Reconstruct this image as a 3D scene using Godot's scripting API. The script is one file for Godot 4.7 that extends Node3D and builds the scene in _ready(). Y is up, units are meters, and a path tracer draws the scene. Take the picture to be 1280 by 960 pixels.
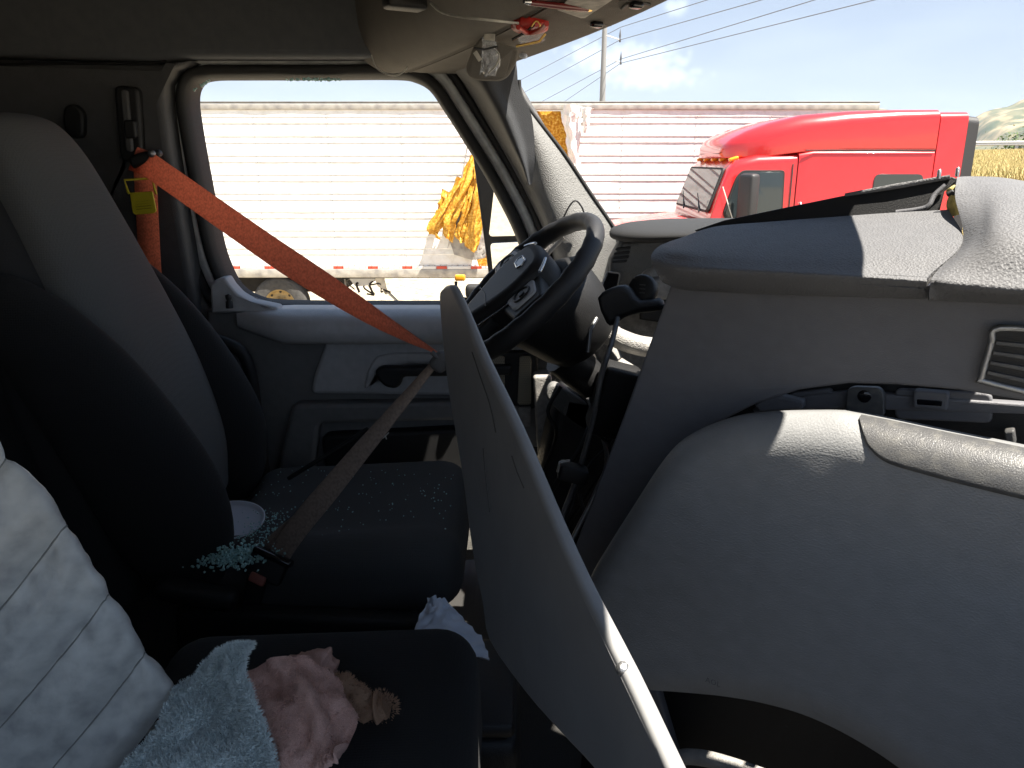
extends Node3D

var M := {}
var rng := RandomNumberGenerator.new()
var used := {}

# ---------------------------------------------------------------- naming
func numbered(called: String) -> String:
	if not used.has(called):
		used[called] = 0
		return called
	used[called] += 1
	return "%s_%03d" % [called, used[called]]

func tag(o: Node, label: String, category: String, group := "") -> Node:
	o.set_meta("label", label)
	o.set_meta("category", category)
	if group != "":
		o.set_meta("group", group)
	return o

func thing(called: String, label: String, category: String, at := Vector3.ZERO, group := "") -> Node3D:
	var o := Node3D.new()
	o.name = numbered(called)
	add_child(o)
	o.position = at
	tag(o, label, category, group)
	return o

# a mesh given in world coordinates, hung under a parent that stands somewhere
func put(called: String, mesh: Mesh, mat: Material, parent: Node) -> MeshInstance3D:
	var o := MeshInstance3D.new()
	o.mesh = mesh
	o.material_override = mat
	if parent == self:
		o.name = numbered(called)
		add_child(o)
	else:
		o.name = called
		parent.add_child(o, true)
		var off := Vector3.ZERO
		var p := parent
		while p != self and p is Node3D:
			off += (p as Node3D).position
			p = p.get_parent()
		o.position = -off
	o.cast_shadow = GeometryInstance3D.SHADOW_CASTING_SETTING_ON
	return o

func structure(o: Node) -> Node:
	o.set_meta("kind", "structure")
	return o

# ---------------------------------------------------------------- mesh tools
func begin() -> SurfaceTool:
	var st := SurfaceTool.new()
	st.begin(Mesh.PRIMITIVE_TRIANGLES)
	st.set_smooth_group(0)
	return st

func done(st: SurfaceTool) -> ArrayMesh:
	st.generate_normals()
	return st.commit()

func tri(st: SurfaceTool, a: Vector3, b: Vector3, c: Vector3) -> void:
	if (b - a).cross(c - a).length_squared() < 1e-16:
		return
	st.add_vertex(a)
	st.add_vertex(b)
	st.add_vertex(c)

func add_grid(st: SurfaceTool, rows: Array, closed := false, group := 0) -> void:
	st.set_smooth_group(group)
	for i in rows.size() - 1:
		var r0: Array = rows[i]
		var r1: Array = rows[i + 1]
		var n := r0.size()
		for j in (n if closed else n - 1):
			var k := (j + 1) % n
			tri(st, r0[j], r1[j], r1[k])
			tri(st, r0[j], r1[k], r0[k])

func centre_of(loop: Array) -> Vector3:
	var c := Vector3.ZERO
	for p in loop:
		c += p
	return c / loop.size()

func add_fan(st: SurfaceTool, loop: Array, flip := false, group := 7) -> void:
	st.set_smooth_group(group)
	var c := centre_of(loop)
	for j in loop.size():
		var k := (j + 1) % loop.size()
		if flip:
			tri(st, c, loop[k], loop[j])
		else:
			tri(st, c, loop[j], loop[k])

func loft(rings: Array, caps := true, group := 0) -> ArrayMesh:
	var st := begin()
	add_grid(st, rings, true, group)
	if caps:
		add_fan(st, rings[0], false, 7)
		add_fan(st, rings[-1], true, 8)
	return done(st)

func loop_normal(loop: Array) -> Vector3:
	var n := Vector3.ZERO
	for i in loop.size():
		var a: Vector3 = loop[i]
		var b: Vector3 = loop[(i + 1) % loop.size()]
		n += a.cross(b)
	return n.normalized()

func inset_loop(loop: Array, n: Vector3, d: float) -> Array:
	# moves every corner inwards (d > 0) in the loop's own plane
	var out := []
	var m := loop.size()
	for i in m:
		var a: Vector3 = loop[(i + m - 1) % m]
		var b: Vector3 = loop[i]
		var c: Vector3 = loop[(i + 1) % m]
		var e0 := (b - a).normalized()
		var e1 := (c - b).normalized()
		var i0 := n.cross(e0).normalized()
		var i1 := n.cross(e1).normalized()
		var bi := i0 + i1
		if bi.length() < 0.2:
			out.append(b + i0 * d)
			continue
		bi = bi.normalized()
		out.append(b + bi * d / max(0.45, bi.dot(i1)))
	return out

func add_cap(st: SurfaceTool, loop: Array, n: Vector3, flip: bool) -> void:
	st.set_smooth_group(0xFFFFFFFF)
	var ax := n.cross(Vector3.UP)
	if ax.length() < 0.1:
		ax = n.cross(Vector3.RIGHT)
	ax = ax.normalized()
	var ay := n.cross(ax)
	var flat := PackedVector2Array()
	for p in loop:
		flat.append(Vector2(p.dot(ax), p.dot(ay)))
	var idx := Geometry2D.triangulate_polygon(flat)
	if idx.is_empty():
		add_fan(st, loop, not flip, 0xFFFFFFFF)
		return
	for k in range(0, idx.size(), 3):
		if flip:
			tri(st, loop[idx[k]], loop[idx[k + 2]], loop[idx[k + 1]])
		else:
			tri(st, loop[idx[k]], loop[idx[k + 1]], loop[idx[k + 2]])

# a plate with rounded rims: the loop is its outline, it runs from the loop along away * thick
func add_slab(st: SurfaceTool, loop: Array, away: Vector3, thick: float, bev := 0.004, seg := 3) -> void:
	var n := loop_normal(loop)
	var d := away.normalized()
	var rings := []
	for k in seg + 1:
		var a := PI / 2 * k / seg
		var l := []
		for p in inset_loop(loop, n, bev * (1 - sin(a))):
			l.append(p + d * bev * (1 - cos(a)))
		rings.append(l)
	for k in seg + 1:
		var a := PI / 2 * (seg - k) / seg
		var l := []
		for p in inset_loop(loop, n, bev * (1 - sin(a))):
			l.append(p + d * (thick - bev * (1 - cos(a))))
		rings.append(l)
	add_grid(st, rings, true, 0)
	add_cap(st, rings[0], n, true)
	add_cap(st, rings[-1], n, false)

func slab(loop: Array, away: Vector3, thick: float, bev := 0.004, seg := 3) -> ArrayMesh:
	var st := begin()
	add_slab(st, loop, away, thick, bev, seg)
	return done(st)

func spline(pts: Array, sub := 6, closed := false) -> Array:
	var out := []
	var n := pts.size()
	for i in (n if closed else n - 1):
		var p0: Variant = pts[(i - 1 + n) % n] if closed or i > 0 else pts[i] * 2 - pts[i + 1]
		var p1: Variant = pts[i]
		var p2: Variant = pts[(i + 1) % n]
		var p3: Variant = pts[(i + 2) % n] if closed or i + 2 < n else pts[i + 1] * 2 - pts[i]
		for k in sub:
			var t := float(k) / sub
			out.append(0.5 * (2.0 * p1 + (p2 - p0) * t + (2.0 * p0 - 5.0 * p1 + 4.0 * p2 - p3) * t * t + (3.0 * p1 - p0 - 3.0 * p2 + p3) * t * t * t))
	if not closed:
		out.append(pts[-1])
	return out

func resample(pts: Array, n: int, closed := false) -> Array:
	var src := pts.duplicate()
	if closed:
		src.append(pts[0])
	var acc := [0.0]
	for i in src.size() - 1:
		acc.append(acc[-1] + (src[i + 1] - src[i]).length())
	var out := []
	var cnt := n if closed else n - 1
	var j := 0
	for i in n:
		var want: float = acc[-1] * i / cnt
		while j < src.size() - 2 and acc[j + 1] < want:
			j += 1
		var f: float = (want - acc[j]) / max(1e-9, acc[j + 1] - acc[j])
		out.append(src[j].lerp(src[j + 1], clampf(f, 0, 1)))
	return out

# rounds the corners of a closed outline
func rounded(loop: Array, r: float, seg := 4) -> Array:
	var out := []
	var m := loop.size()
	for i in m:
		var a: Vector3 = loop[(i + m - 1) % m]
		var b: Vector3 = loop[i]
		var c: Vector3 = loop[(i + 1) % m]
		var q: float = min(r, min((a - b).length(), (c - b).length()) * 0.48)
		var s := b + (a - b).normalized() * q
		var e := b + (c - b).normalized() * q
		for k in seg + 1:
			var t := float(k) / seg
			out.append(s.lerp(b, t).lerp(b.lerp(e, t), t))
	return out

func frames(path: Array) -> Array:
	var out := []
	var up := Vector3.UP
	for i in path.size():
		var t: Vector3 = (path[min(i + 1, path.size() - 1)] - path[max(i - 1, 0)]).normalized()
		if i == 0:
			up = Vector3.UP if abs(t.y) < 0.9 else Vector3.RIGHT
		var side := t.cross(up)
		if side.length() < 1e-4:
			side = t.cross(Vector3.FORWARD)
		side = side.normalized()
		up = side.cross(t).normalized()
		out.append([side, up, t])
	return out

func add_tube(st: SurfaceTool, path: Array, rad, sides := 8, caps := true) -> void:
	var fr := frames(path)
	var rings := []
	for i in path.size():
		var r: float = rad if not (rad is Array) else rad[min(i, rad.size() - 1)]
		var ring := []
		for k in sides:
			var a := TAU * k / sides
			ring.append(path[i] + fr[i][0] * cos(a) * r + fr[i][1] * sin(a) * r)
		rings.append(ring)
	add_grid(st, rings, true, 0)
	if caps:
		add_fan(st, rings[0], false)
		add_fan(st, rings[-1], true)

func tube(path: Array, rad, sides := 8) -> ArrayMesh:
	var st := begin()
	add_tube(st, path, rad, sides)
	return done(st)

# flat webbing: centre line, half-width vector at every point, thickness
func ribbon(path: Array, half: Array, thick: float) -> ArrayMesh:
	var rings := []
	for i in path.size():
		var t: Vector3 = (path[min(i + 1, path.size() - 1)] - path[max(i - 1, 0)]).normalized()
		var h: Vector3 = half[i]
		var n := t.cross(h).normalized() * thick * 0.5
		var e := h * 0.94
		rings.append([path[i] + h, path[i] + e + n, path[i] - e + n, path[i] - h, path[i] - e - n, path[i] + e - n])
	return loft(rings, true)

func basis_from(n: Vector3, hint := Vector3.UP) -> Basis:
	# y axis along n
	var x := hint.cross(n)
	if x.length() < 1e-3:
		x = Vector3.RIGHT.cross(n)
	x = x.normalized()
	return Basis(x, n.normalized(), x.cross(n.normalized()))

func lathe(profile: Array, at: Vector3, axis := Vector3.UP, sides := 24, caps := true) -> ArrayMesh:
	var b := basis_from(axis, Vector3.RIGHT if abs(axis.normalized().y) > 0.9 else Vector3.UP)
	var rings := []
	for p in profile:
		var ring := []
		for k in sides:
			var a := TAU * k / sides
			ring.append(at + b * Vector3(cos(a) * p.x, p.y, sin(a) * p.x))
		rings.append(ring)
	var st := begin()
	add_grid(st, rings, true, 0)
	if caps and profile[0].x > 1e-4:
		add_fan(st, rings[0], false)
	if caps and profile[-1].x > 1e-4:
		add_fan(st, rings[-1], true)
	return done(st)

# box with rounded edges; n > 0 gives extra divisions, fn bends every point (in the box's own frame)
func add_rbox(st: SurfaceTool, size: Vector3, r: float, xf: Transform3D, seg := 2, n := 0, fn = null) -> void:
	var h := size * 0.5
	r = min(r, min(h.x, min(h.y, h.z)) * 0.999)
	var ax := []
	for d in 3:
		var l := []
		for k in seg + 1:
			l.append(-h[d] + r * (1 - cos(PI / 2 * k / seg)) if seg > 1 else [-h[d], -h[d] + r][k])
		for k in n:
			l.append(lerpf(-h[d] + r, h[d] - r, float(k + 1) / (n + 1)))
		for k in seg + 1:
			l.append(h[d] - r * (1 - cos(PI / 2 * (seg - k) / seg)) if seg > 1 else [h[d] - r, h[d]][k])
		ax.append(l)
	for d in 3:
		var e := (d + 1) % 3
		var f := (d + 2) % 3
		for s in [-1.0, 1.0]:
			var rows := []
			for a in ax[e]:
				var row := []
				for b in ax[f]:
					var q := Vector3.ZERO
					q[d] = s * h[d]
					q[e] = a
					q[f] = b
					var inner := q.clamp(-h + Vector3.ONE * r, h - Vector3.ONE * r)
					var p := inner + (q - inner).normalized() * r
					if fn != null:
						p = fn.call(p)
					row.append(xf * p)
				rows.append(row)
			if s < 0:
				rows.reverse()
			add_grid(st, rows, false, 0)

func rbox(size: Vector3, r: float, at: Vector3, b := Basis.IDENTITY, seg := 2, n := 0, fn = null) -> ArrayMesh:
	var st := begin()
	add_rbox(st, size, r, Transform3D(b, at), seg, n, fn)
	return done(st)

# cloth: four corner curves blended (rows of points), pushed along its normal by fn(u, v), with thickness
func sheet(rows: Array, fn: Callable, thick: float) -> ArrayMesh:
	var nr := rows.size()
	var nc: int = rows[0].size()
	var nor := []
	for i in nr:
		var l := []
		for j in nc:
			var du: Vector3 = rows[i][min(j + 1, nc - 1)] - rows[i][max(j - 1, 0)]
			var dv: Vector3 = rows[min(i + 1, nr - 1)][j] - rows[max(i - 1, 0)][j]
			l.append(du.cross(dv).normalized())
		nor.append(l)
	var top := []
	var bot := []
	for i in nr:
		var a := []
		var b := []
		for j in nc:
			var p: Vector3 = rows[i][j] + nor[i][j] * float(fn.call(float(j) / (nc - 1), float(i) / (nr - 1)))
			a.append(p)
			b.append(p - nor[i][j] * thick)
		top.append(a)
		bot.append(b)
	var st := begin()
	add_grid(st, top, false, 0)
	for i in nr:
		bot[i].reverse()
	add_grid(st, bot, false, 0)
	for i in nr:
		bot[i].reverse()
	var ring_t := []
	var ring_b := []
	for j in nc:
		ring_t.append(top[0][j]); ring_b.append(bot[0][j])
	for i in range(1, nr):
		ring_t.append(top[i][-1]); ring_b.append(bot[i][-1])
	for j in range(nc - 2, -1, -1):
		ring_t.append(top[-1][j]); ring_b.append(bot[-1][j])
	for i in range(nr - 2, 0, -1):
		ring_t.append(top[i][0]); ring_b.append(bot[i][0])
	add_grid(st, [ring_b, ring_t], true, 3)
	return done(st)

# rows of a surface through control rows (each control row a list of points)
func surface(ctrl: Array, sub_u: int, sub_v: int) -> Array:
	var cols := []
	for r in ctrl:
		cols.append(spline(r, sub_u))
	var out := []
	for j in cols[0].size():
		var line := []
		for r in cols:
			line.append(r[j])
		out.append(spline(line, sub_v))
	# transpose
	var rows := []
	for i in out[0].size():
		var l := []
		for j in out.size():
			l.append(out[j][i])
		rows.append(l)
	return rows

# ---------------------------------------------------------------- textures
func noise(seed_: int, freq: float, oct := 3, kind := FastNoiseLite.TYPE_SIMPLEX_SMOOTH) -> FastNoiseLite:
	var f := FastNoiseLite.new()
	f.seed = seed_
	f.frequency = freq
	f.noise_type = kind
	f.fractal_octaves = oct
	return f

func noise_image(f: FastNoiseLite, size: int) -> Image:
	var im := f.get_seamless_image(size, size)
	im.convert(Image.FORMAT_RGBA8)
	return im

func normal_tex(im: Image, strength: float) -> ImageTexture:
	var c := im.duplicate() as Image
	c.bump_map_to_normal_map(strength)
	return ImageTexture.create_from_image(c)

# grey noise mapped on a colour ramp
func ramp_tex(im: Image, stops: Array) -> ImageTexture:
	var g := Gradient.new()
	var off := PackedFloat32Array()
	var col := PackedColorArray()
	for s in stops:
		off.append(s[0])
		col.append(s[1])
	g.offsets = off
	g.colors = col
	var table := []
	for k in 256:
		table.append(g.sample(k / 255.0))
	var src := im.get_data()
	var w := im.get_width()
	var out := PackedByteArray()
	out.resize(w * im.get_height() * 3)
	var step := src.size() / (w * im.get_height())
	for k in w * im.get_height():
		var c: Color = table[src[k * step]]
		out[k * 3] = int(c.r * 255)
		out[k * 3 + 1] = int(c.g * 255)
		out[k * 3 + 2] = int(c.b * 255)
	return ImageTexture.create_from_image(Image.create_from_data(w, im.get_height(), false, Image.FORMAT_RGB8, out))

# base colours are given as linear reflectances
func lin(r: float, g: float, b: float) -> Color:
	return Color(r, g, b).linear_to_srgb()

func mat(col: Color, rough := 0.6, nt: Texture2D = null, ns := 1.0, scale := 4.0, at: Texture2D = null, metal := 0.0) -> StandardMaterial3D:
	var m := StandardMaterial3D.new()
	m.albedo_color = col
	m.roughness = rough
	m.metallic = metal
	if nt or at:
		m.uv1_triplanar = true
		m.uv1_world_triplanar = true
		m.uv1_scale = Vector3.ONE * scale
	if nt:
		m.normal_enabled = true
		m.normal_texture = nt
		m.normal_scale = ns
	if at:
		m.albedo_texture = at
	return m

func make_materials() -> void:
	var grain := noise_image(noise(3, 0.09, 2, FastNoiseLite.TYPE_CELLULAR), 512)
	var grain_n := normal_tex(grain, 5.0)
	var fine := noise_image(noise(5, 0.22, 2), 256)
	var fine_n := normal_tex(fine, 4.0)
	var soft := noise_image(noise(8, 0.012, 4), 512)
	var soft_n := normal_tex(soft, 6.0)
	var blotch := noise_image(noise(11, 0.01, 5), 512)
	# woven cloth: over-and-under threads
	var wv := Image.create(128, 128, false, Image.FORMAT_RGBA8)
	for y in 128:
		for x in 128:
			var cx := x / 8
			var cy := y / 8
			var lx := (x % 8) / 7.0
			var ly := (y % 8) / 7.0
			var v := sin(lx * PI) if (cx + cy) % 2 == 0 else sin(ly * PI)
			v = 0.25 + 0.6 * v + 0.15 * sin(x * 1.7 + y * 0.9)
			wv.set_pixel(x, y, Color(v, v, v))
	var weave_n := normal_tex(wv, 3.0)
	var g0 := Color(0.80, 0.80, 0.80)
	var mott := ramp_tex(blotch, [[0.0, Color(0.72, 0.72, 0.74)], [0.5, Color(0.9, 0.9, 0.9)], [1.0, Color(1, 1, 1)]])
	var dusty := ramp_tex(blotch, [[0.0, Color(0.78, 0.78, 0.8)], [0.55, Color(0.86, 0.86, 0.87)], [0.72, Color(1, 0.99, 0.97)], [1.0, Color(1, 1, 1)]])
	var faint := ramp_tex(noise_image(noise(12, 0.006, 3), 512), [[0.0, Color(0.93, 0.93, 0.93)], [1.0, Color(1, 1, 1)]])
	var flecks := noise_image(noise(21, 0.16, 1), 512)
	var lint := ramp_tex(flecks, [[0.0, Color(0.78, 0.78, 0.78)], [0.6, Color(0.86, 0.86, 0.86)], [0.78, Color(1, 1, 1)], [1.0, Color(1, 1, 1)]])
	M.seat = mat(lin(0.0750, 0.0750, 0.0740), 0.95, weave_n, 0.3, 14.0, lint)
	M.seat_insert = mat(lin(0.1280, 0.1300, 0.1300), 0.95, weave_n, 0.35, 14.0, lint)
	M.seat_side = mat(lin(0.0300, 0.0300, 0.0320), 0.9, weave_n, 0.25, 14.0, lint)
	M.bolster = mat(lin(0.0220, 0.0220, 0.0230), 0.95, weave_n, 0.3, 14.0, lint)
	M.black = mat(lin(0.0072, 0.0072, 0.0078), 0.55, fine_n, 0.4, 9.0)
	M.rubber = mat(lin(0.0144, 0.0144, 0.0144), 0.7, fine_n, 0.4, 9.0)
	M.leather = mat(lin(0.0144, 0.0144, 0.0160), 0.58, grain_n, 0.35, 11.0)
	M.dash = mat(lin(0.1180, 0.1180, 0.1220), 0.65, grain_n, 1.3, 6.5, faint)
	M.dash_face = mat(lin(0.1250, 0.1250, 0.1350), 0.6, fine_n, 0.35, 9.0, faint)
	M.knee = mat(lin(0.2350, 0.2380, 0.2400), 0.5, grain_n, 0.5, 8.0, faint)
	M.knee_trim = mat(lin(0.10, 0.10, 0.098), 0.42, fine_n, 0.3, 9.0, dusty)
	M.board = mat(lin(0.2550, 0.2550, 0.2550), 0.5, soft_n, 0.12, 3.0, faint)
	M.door_dark = mat(lin(0.1800, 0.1800, 0.1800), 0.6, fine_n, 0.4, 8.0, faint)
	M.door_grey = mat(lin(0.4800, 0.4820, 0.4900), 0.55, grain_n, 0.5, 8.0, faint)
	M.beige = mat(lin(0.3400, 0.3272, 0.3060), 0.6, grain_n, 1.0, 6.0, mott)
	M.pillar = mat(lin(0.1720, 0.1700, 0.1630), 0.6, grain_n, 1.2, 7.0, faint)
	M.liner = mat(lin(0.1500, 0.1370, 0.1180), 0.9, fine_n, 0.5, 7.0, faint)
	M.liner_dark = mat(lin(0.0980, 0.1030, 0.1120), 0.95, fine_n, 0.5, 7.0, faint)
	M.trim_dark = mat(lin(0.0700, 0.0700, 0.0720), 0.7, fine_n, 0.5, 7.0, faint)
	M.pillar_dark = mat(lin(0.0600, 0.0624, 0.0680), 0.5, fine_n, 0.3, 7.0, faint)
	M.trim_grey = mat(lin(0.1300, 0.1270, 0.1240), 0.5, fine_n, 0.3, 7.0, dusty)
	M.cab_paint = mat(lin(0.62, 0.64, 0.64), 0.3, null, 1.0, 3.0, mott)
	M.carpet = mat(lin(0.0352, 0.0336, 0.0320), 1.0, fine_n, 1.0, 6.0, lint)
	M.sill_plate = mat(lin(0.30, 0.29, 0.26), 0.7, fine_n, 0.6, 6.0, mott)
	M.chrome = mat(lin(0.62, 0.62, 0.62), 0.22, null, 1.0, 1.0, null, 1.0)
	M.steel = mat(lin(0.35, 0.35, 0.35), 0.4, fine_n, 0.3, 8.0, null, 0.9)
	M.orange_web = mat(lin(0.9500, 0.4700, 0.3400), 0.75, weave_n, 0.25, 22.0, mott)
	M.orange_web.backlight_enabled = true
	M.orange_web.backlight = Color(1.3, 1.3, 1.3)
	M.shaded_web = mat(lin(0.2800, 0.2100, 0.1650), 0.8, weave_n, 0.25, 22.0, mott)  # orange belt cloth with its shade painted in as brown
	M.yellow = mat(lin(0.55, 0.46, 0.02), 0.5, fine_n, 0.3, 8.0)
	M.print = mat(lin(0.16, 0.13, 0.02), 0.6)
	M.red = mat(lin(0.42, 0.025, 0.018), 0.4)
	M.maroon = mat(lin(0.11, 0.012, 0.012), 0.25)
	M.gold = mat(lin(0.65, 0.45, 0.14), 0.3, null, 1.0, 1.0, null, 1.0)
	M.paper = mat(lin(0.62, 0.60, 0.54), 0.9, fine_n, 0.2, 5.0, mott)
	M.white_plastic = mat(lin(0.52, 0.55, 0.62), 0.4)
	M.bag_white = mat(lin(0.6200, 0.6800, 0.7800), 0.55, soft_n, 0.4, 3.0)
	M.quilt = mat(lin(0.5600, 0.5700, 0.5400), 0.42, soft_n, 0.5, 6.0, mott)
	M.quilt_thread = mat(lin(0.20, 0.205, 0.19), 0.9, weave_n, 0.5, 30.0)
	M.towel = mat(lin(0.8000, 0.9000, 0.9000), 1.0, fine_n, 0.25, 10.0, lint)
	M.pink = mat(lin(0.8000, 0.5000, 0.4200), 1.0, fine_n, 0.2, 12.0, lint)
	M.tan_cloth = mat(lin(0.5250, 0.3250, 0.2125), 1.0, fine_n, 0.2, 12.0, lint)
	var crumb := mat(lin(0.42, 0.68, 0.66), 0.06)
	crumb.transparency = BaseMaterial3D.TRANSPARENCY_ALPHA
	crumb.albedo_color.a = 0.75
	M.crumb = crumb
	var clear := mat(Color(1, 1, 1), 0.05)
	clear.transparency = BaseMaterial3D.TRANSPARENCY_ALPHA
	clear.albedo_color = Color(0.95, 0.97, 1.0, 0.22)
	M.clear = clear
	M.mirror = mat(lin(0.8, 0.8, 0.8), 0.03, null, 1.0, 1.0, null, 1.0)
	M.screen = mat(lin(0.006, 0.006, 0.008), 0.12)
	M.lit_grille_strip = mat(lin(0.30, 0.27, 0.20), 0.5)
	M.foam_pad = mat(lin(0.62, 0.52, 0.2), 0.95, fine_n, 1.0, 10.0, mott)
	# outside
	M.trailer = mat(lin(0.82, 0.815, 0.80), 0.55, soft_n, 0.18, 0.6, ramp_tex(noise_image(noise(31, 0.02, 5), 512), [[0.0, Color(0.90, 0.89, 0.86)], [0.35, Color(0.96, 0.955, 0.945)], [0.6, Color(0.985, 0.985, 0.98)], [1.0, Color(1, 1, 1)]]))
	M.rail = mat(lin(0.50, 0.47, 0.42), 0.45, soft_n, 0.4, 0.8, mott, 0.3)
	M.rail_dark = mat(lin(0.16, 0.15, 0.13), 0.6, soft_n, 0.4, 0.8, mott)
	M.under = mat(lin(0.035, 0.030, 0.026), 0.8, fine_n, 0.6, 1.0, mott)
	M.tape_red = mat(lin(0.55, 0.07, 0.035), 0.4)
	M.tape_white = mat(lin(0.70, 0.70, 0.68), 0.4)
	M.tyre = mat(lin(0.075, 0.072, 0.068), 0.9, fine_n, 0.8, 2.0, mott)
	M.hub = mat(lin(0.42, 0.30, 0.13), 0.5, soft_n, 0.5, 1.5, mott, 0.3)
	var foamcol := ramp_tex(noise_image(noise(41, 0.025, 5), 512), [[0.0, Color(0.60, 0.42, 0.10)], [0.35, Color(0.78, 0.55, 0.13)], [0.55, Color(0.86, 0.66, 0.22)], [0.75, Color(0.92, 0.78, 0.42)], [1.0, Color(0.93, 0.87, 0.66)]])
	M.foam = mat(Color(0.92, 0.88, 0.8), 0.9, soft_n, 0.4, 1.4, foamcol)
	M.shred = mat(Color(0.95, 0.92, 0.85), 0.6, soft_n, 0.25, 1.4, foamcol)
	M.shred.backlight_enabled = true
	M.shred.backlight = Color(0.3, 0.2, 0.05)
	M.liner_grey = mat(lin(0.40, 0.38, 0.35), 0.6, soft_n, 0.6, 1.0, mott)
	M.red_paint = mat(lin(0.56, 0.020, 0.022), 0.28, soft_n, 0.05, 0.5)
	M.red_paint.clearcoat_enabled = true
	M.red_paint.clearcoat = 0.8
	M.red_paint.clearcoat_roughness = 0.06
	M.truck_glass = mat(lin(0.030, 0.040, 0.045), 0.03)
	M.truck_screen = mat(lin(0.045, 0.058, 0.055), 0.03)
	M.truck_grey = mat(lin(0.0220, 0.0220, 0.0240), 0.55, fine_n, 0.3, 2.0)
	M.amber = mat(lin(0.75, 0.30, 0.02), 0.2)
	var soil := noise_image(noise(51, 0.012, 5), 1024)
	M.dirt = mat(Color(1, 1, 1), 0.95, normal_tex(noise_image(noise(52, 0.06, 4), 512), 6.0), 0.8, 0.25, ramp_tex(soil, [[0.0, lin(0.20, 0.165, 0.115)], [0.45, lin(0.33, 0.285, 0.21)], [0.7, lin(0.42, 0.37, 0.28)], [1.0, lin(0.50, 0.45, 0.36)]]))
	M.straw = mat(lin(0.6200, 0.5200, 0.3000), 0.9, null, 1.0, 0.4, ramp_tex(noise_image(noise(53, 0.03, 4), 256), [[0.0, Color(0.55, 0.62, 0.45)], [0.45, Color(0.85, 0.82, 0.7)], [1.0, Color(1, 1, 1)]]))
	var hill := noise_image(noise(61, 0.012, 5), 1024)
	M.hill = mat(Color(1, 1, 1), 1.0, null, 1.0, 0.0012, ramp_tex(hill, [[0.0, lin(0.035, 0.055, 0.028)], [0.40, lin(0.06, 0.075, 0.035)], [0.50, lin(0.16, 0.135, 0.075)], [0.62, lin(0.27, 0.215, 0.125)], [1.0, lin(0.34, 0.27, 0.17)]]))
	M.galv = mat(lin(0.42, 0.42, 0.42), 0.5, null, 1.0, 1.0, null, 0.5)
	M.wire = mat(lin(0.10, 0.10, 0.11), 0.6)
	M.pole = mat(lin(0.22, 0.22, 0.22), 0.6)

# ---------------------------------------------------------------- sky
func sky_cover() -> ImageTexture:
	var w := 1536
	var h := 768
	var im := Image.create(w, h, false, Image.FORMAT_RGBA8)
	im.fill(Color(1, 1, 1, 0))
	var puff := noise(71, 0.055, 5)
	var veil := noise(72, 0.009, 4)
	# small heaps of cumulus low in the sky: azimuth and height in degrees, half sizes
	var heaps := [[8.0, 6.5, 4.2, 1.2], [10.9, 9.7, 0.9, 0.5], [5.4, 6.9, 1.6, 0.9], [9.6, 5.4, 3.6, 0.8]]
	var r2 := RandomNumberGenerator.new()
	r2.seed = 5
	for k in 26:
		var az := r2.randf_range(20, 350)
		heaps.append([az if az < 180 else az - 360, r2.randf_range(4, 16), r2.randf_range(2, 5), r2.randf_range(0.7, 1.6)])
	for y in range(0, h / 2 + 4):
		var el := 90.0 - 180.0 * (y + 0.5) / h
		for x in w:
			var az := 360.0 * (x + 0.5) / w
			if az > 180.0:
				az -= 360.0
			var a := 0.0
			# thin streaks of high cloud that thicken towards the horizon
			var s := veil.get_noise_2d(az * 5.0, el * 26.0) * 0.5 + 0.5
			a = clampf((s - 0.42) * 1.5, 0, 1) * clampf((40 - el) / 40.0, 0, 1) * 0.45
			if el < 22:
				for q in heaps:
					var dx: float = (az - q[0]) / q[2]
					var dy: float = (el - q[1]) / q[3]
					if absf(dx) < 1.4 and absf(dy) < 1.6:
						var d := 1.0 - sqrt(dx * dx + dy * dy) + 0.75 * puff.get_noise_2d(az * 22.0, el * 34.0)
						a = max(a, clampf(d * 2.6, 0, 1) * 0.85)
			if a > 0.01:
				im.set_pixel(x, y, Color(1, 1, 1, a))
	return ImageTexture.create_from_image(im)

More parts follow.
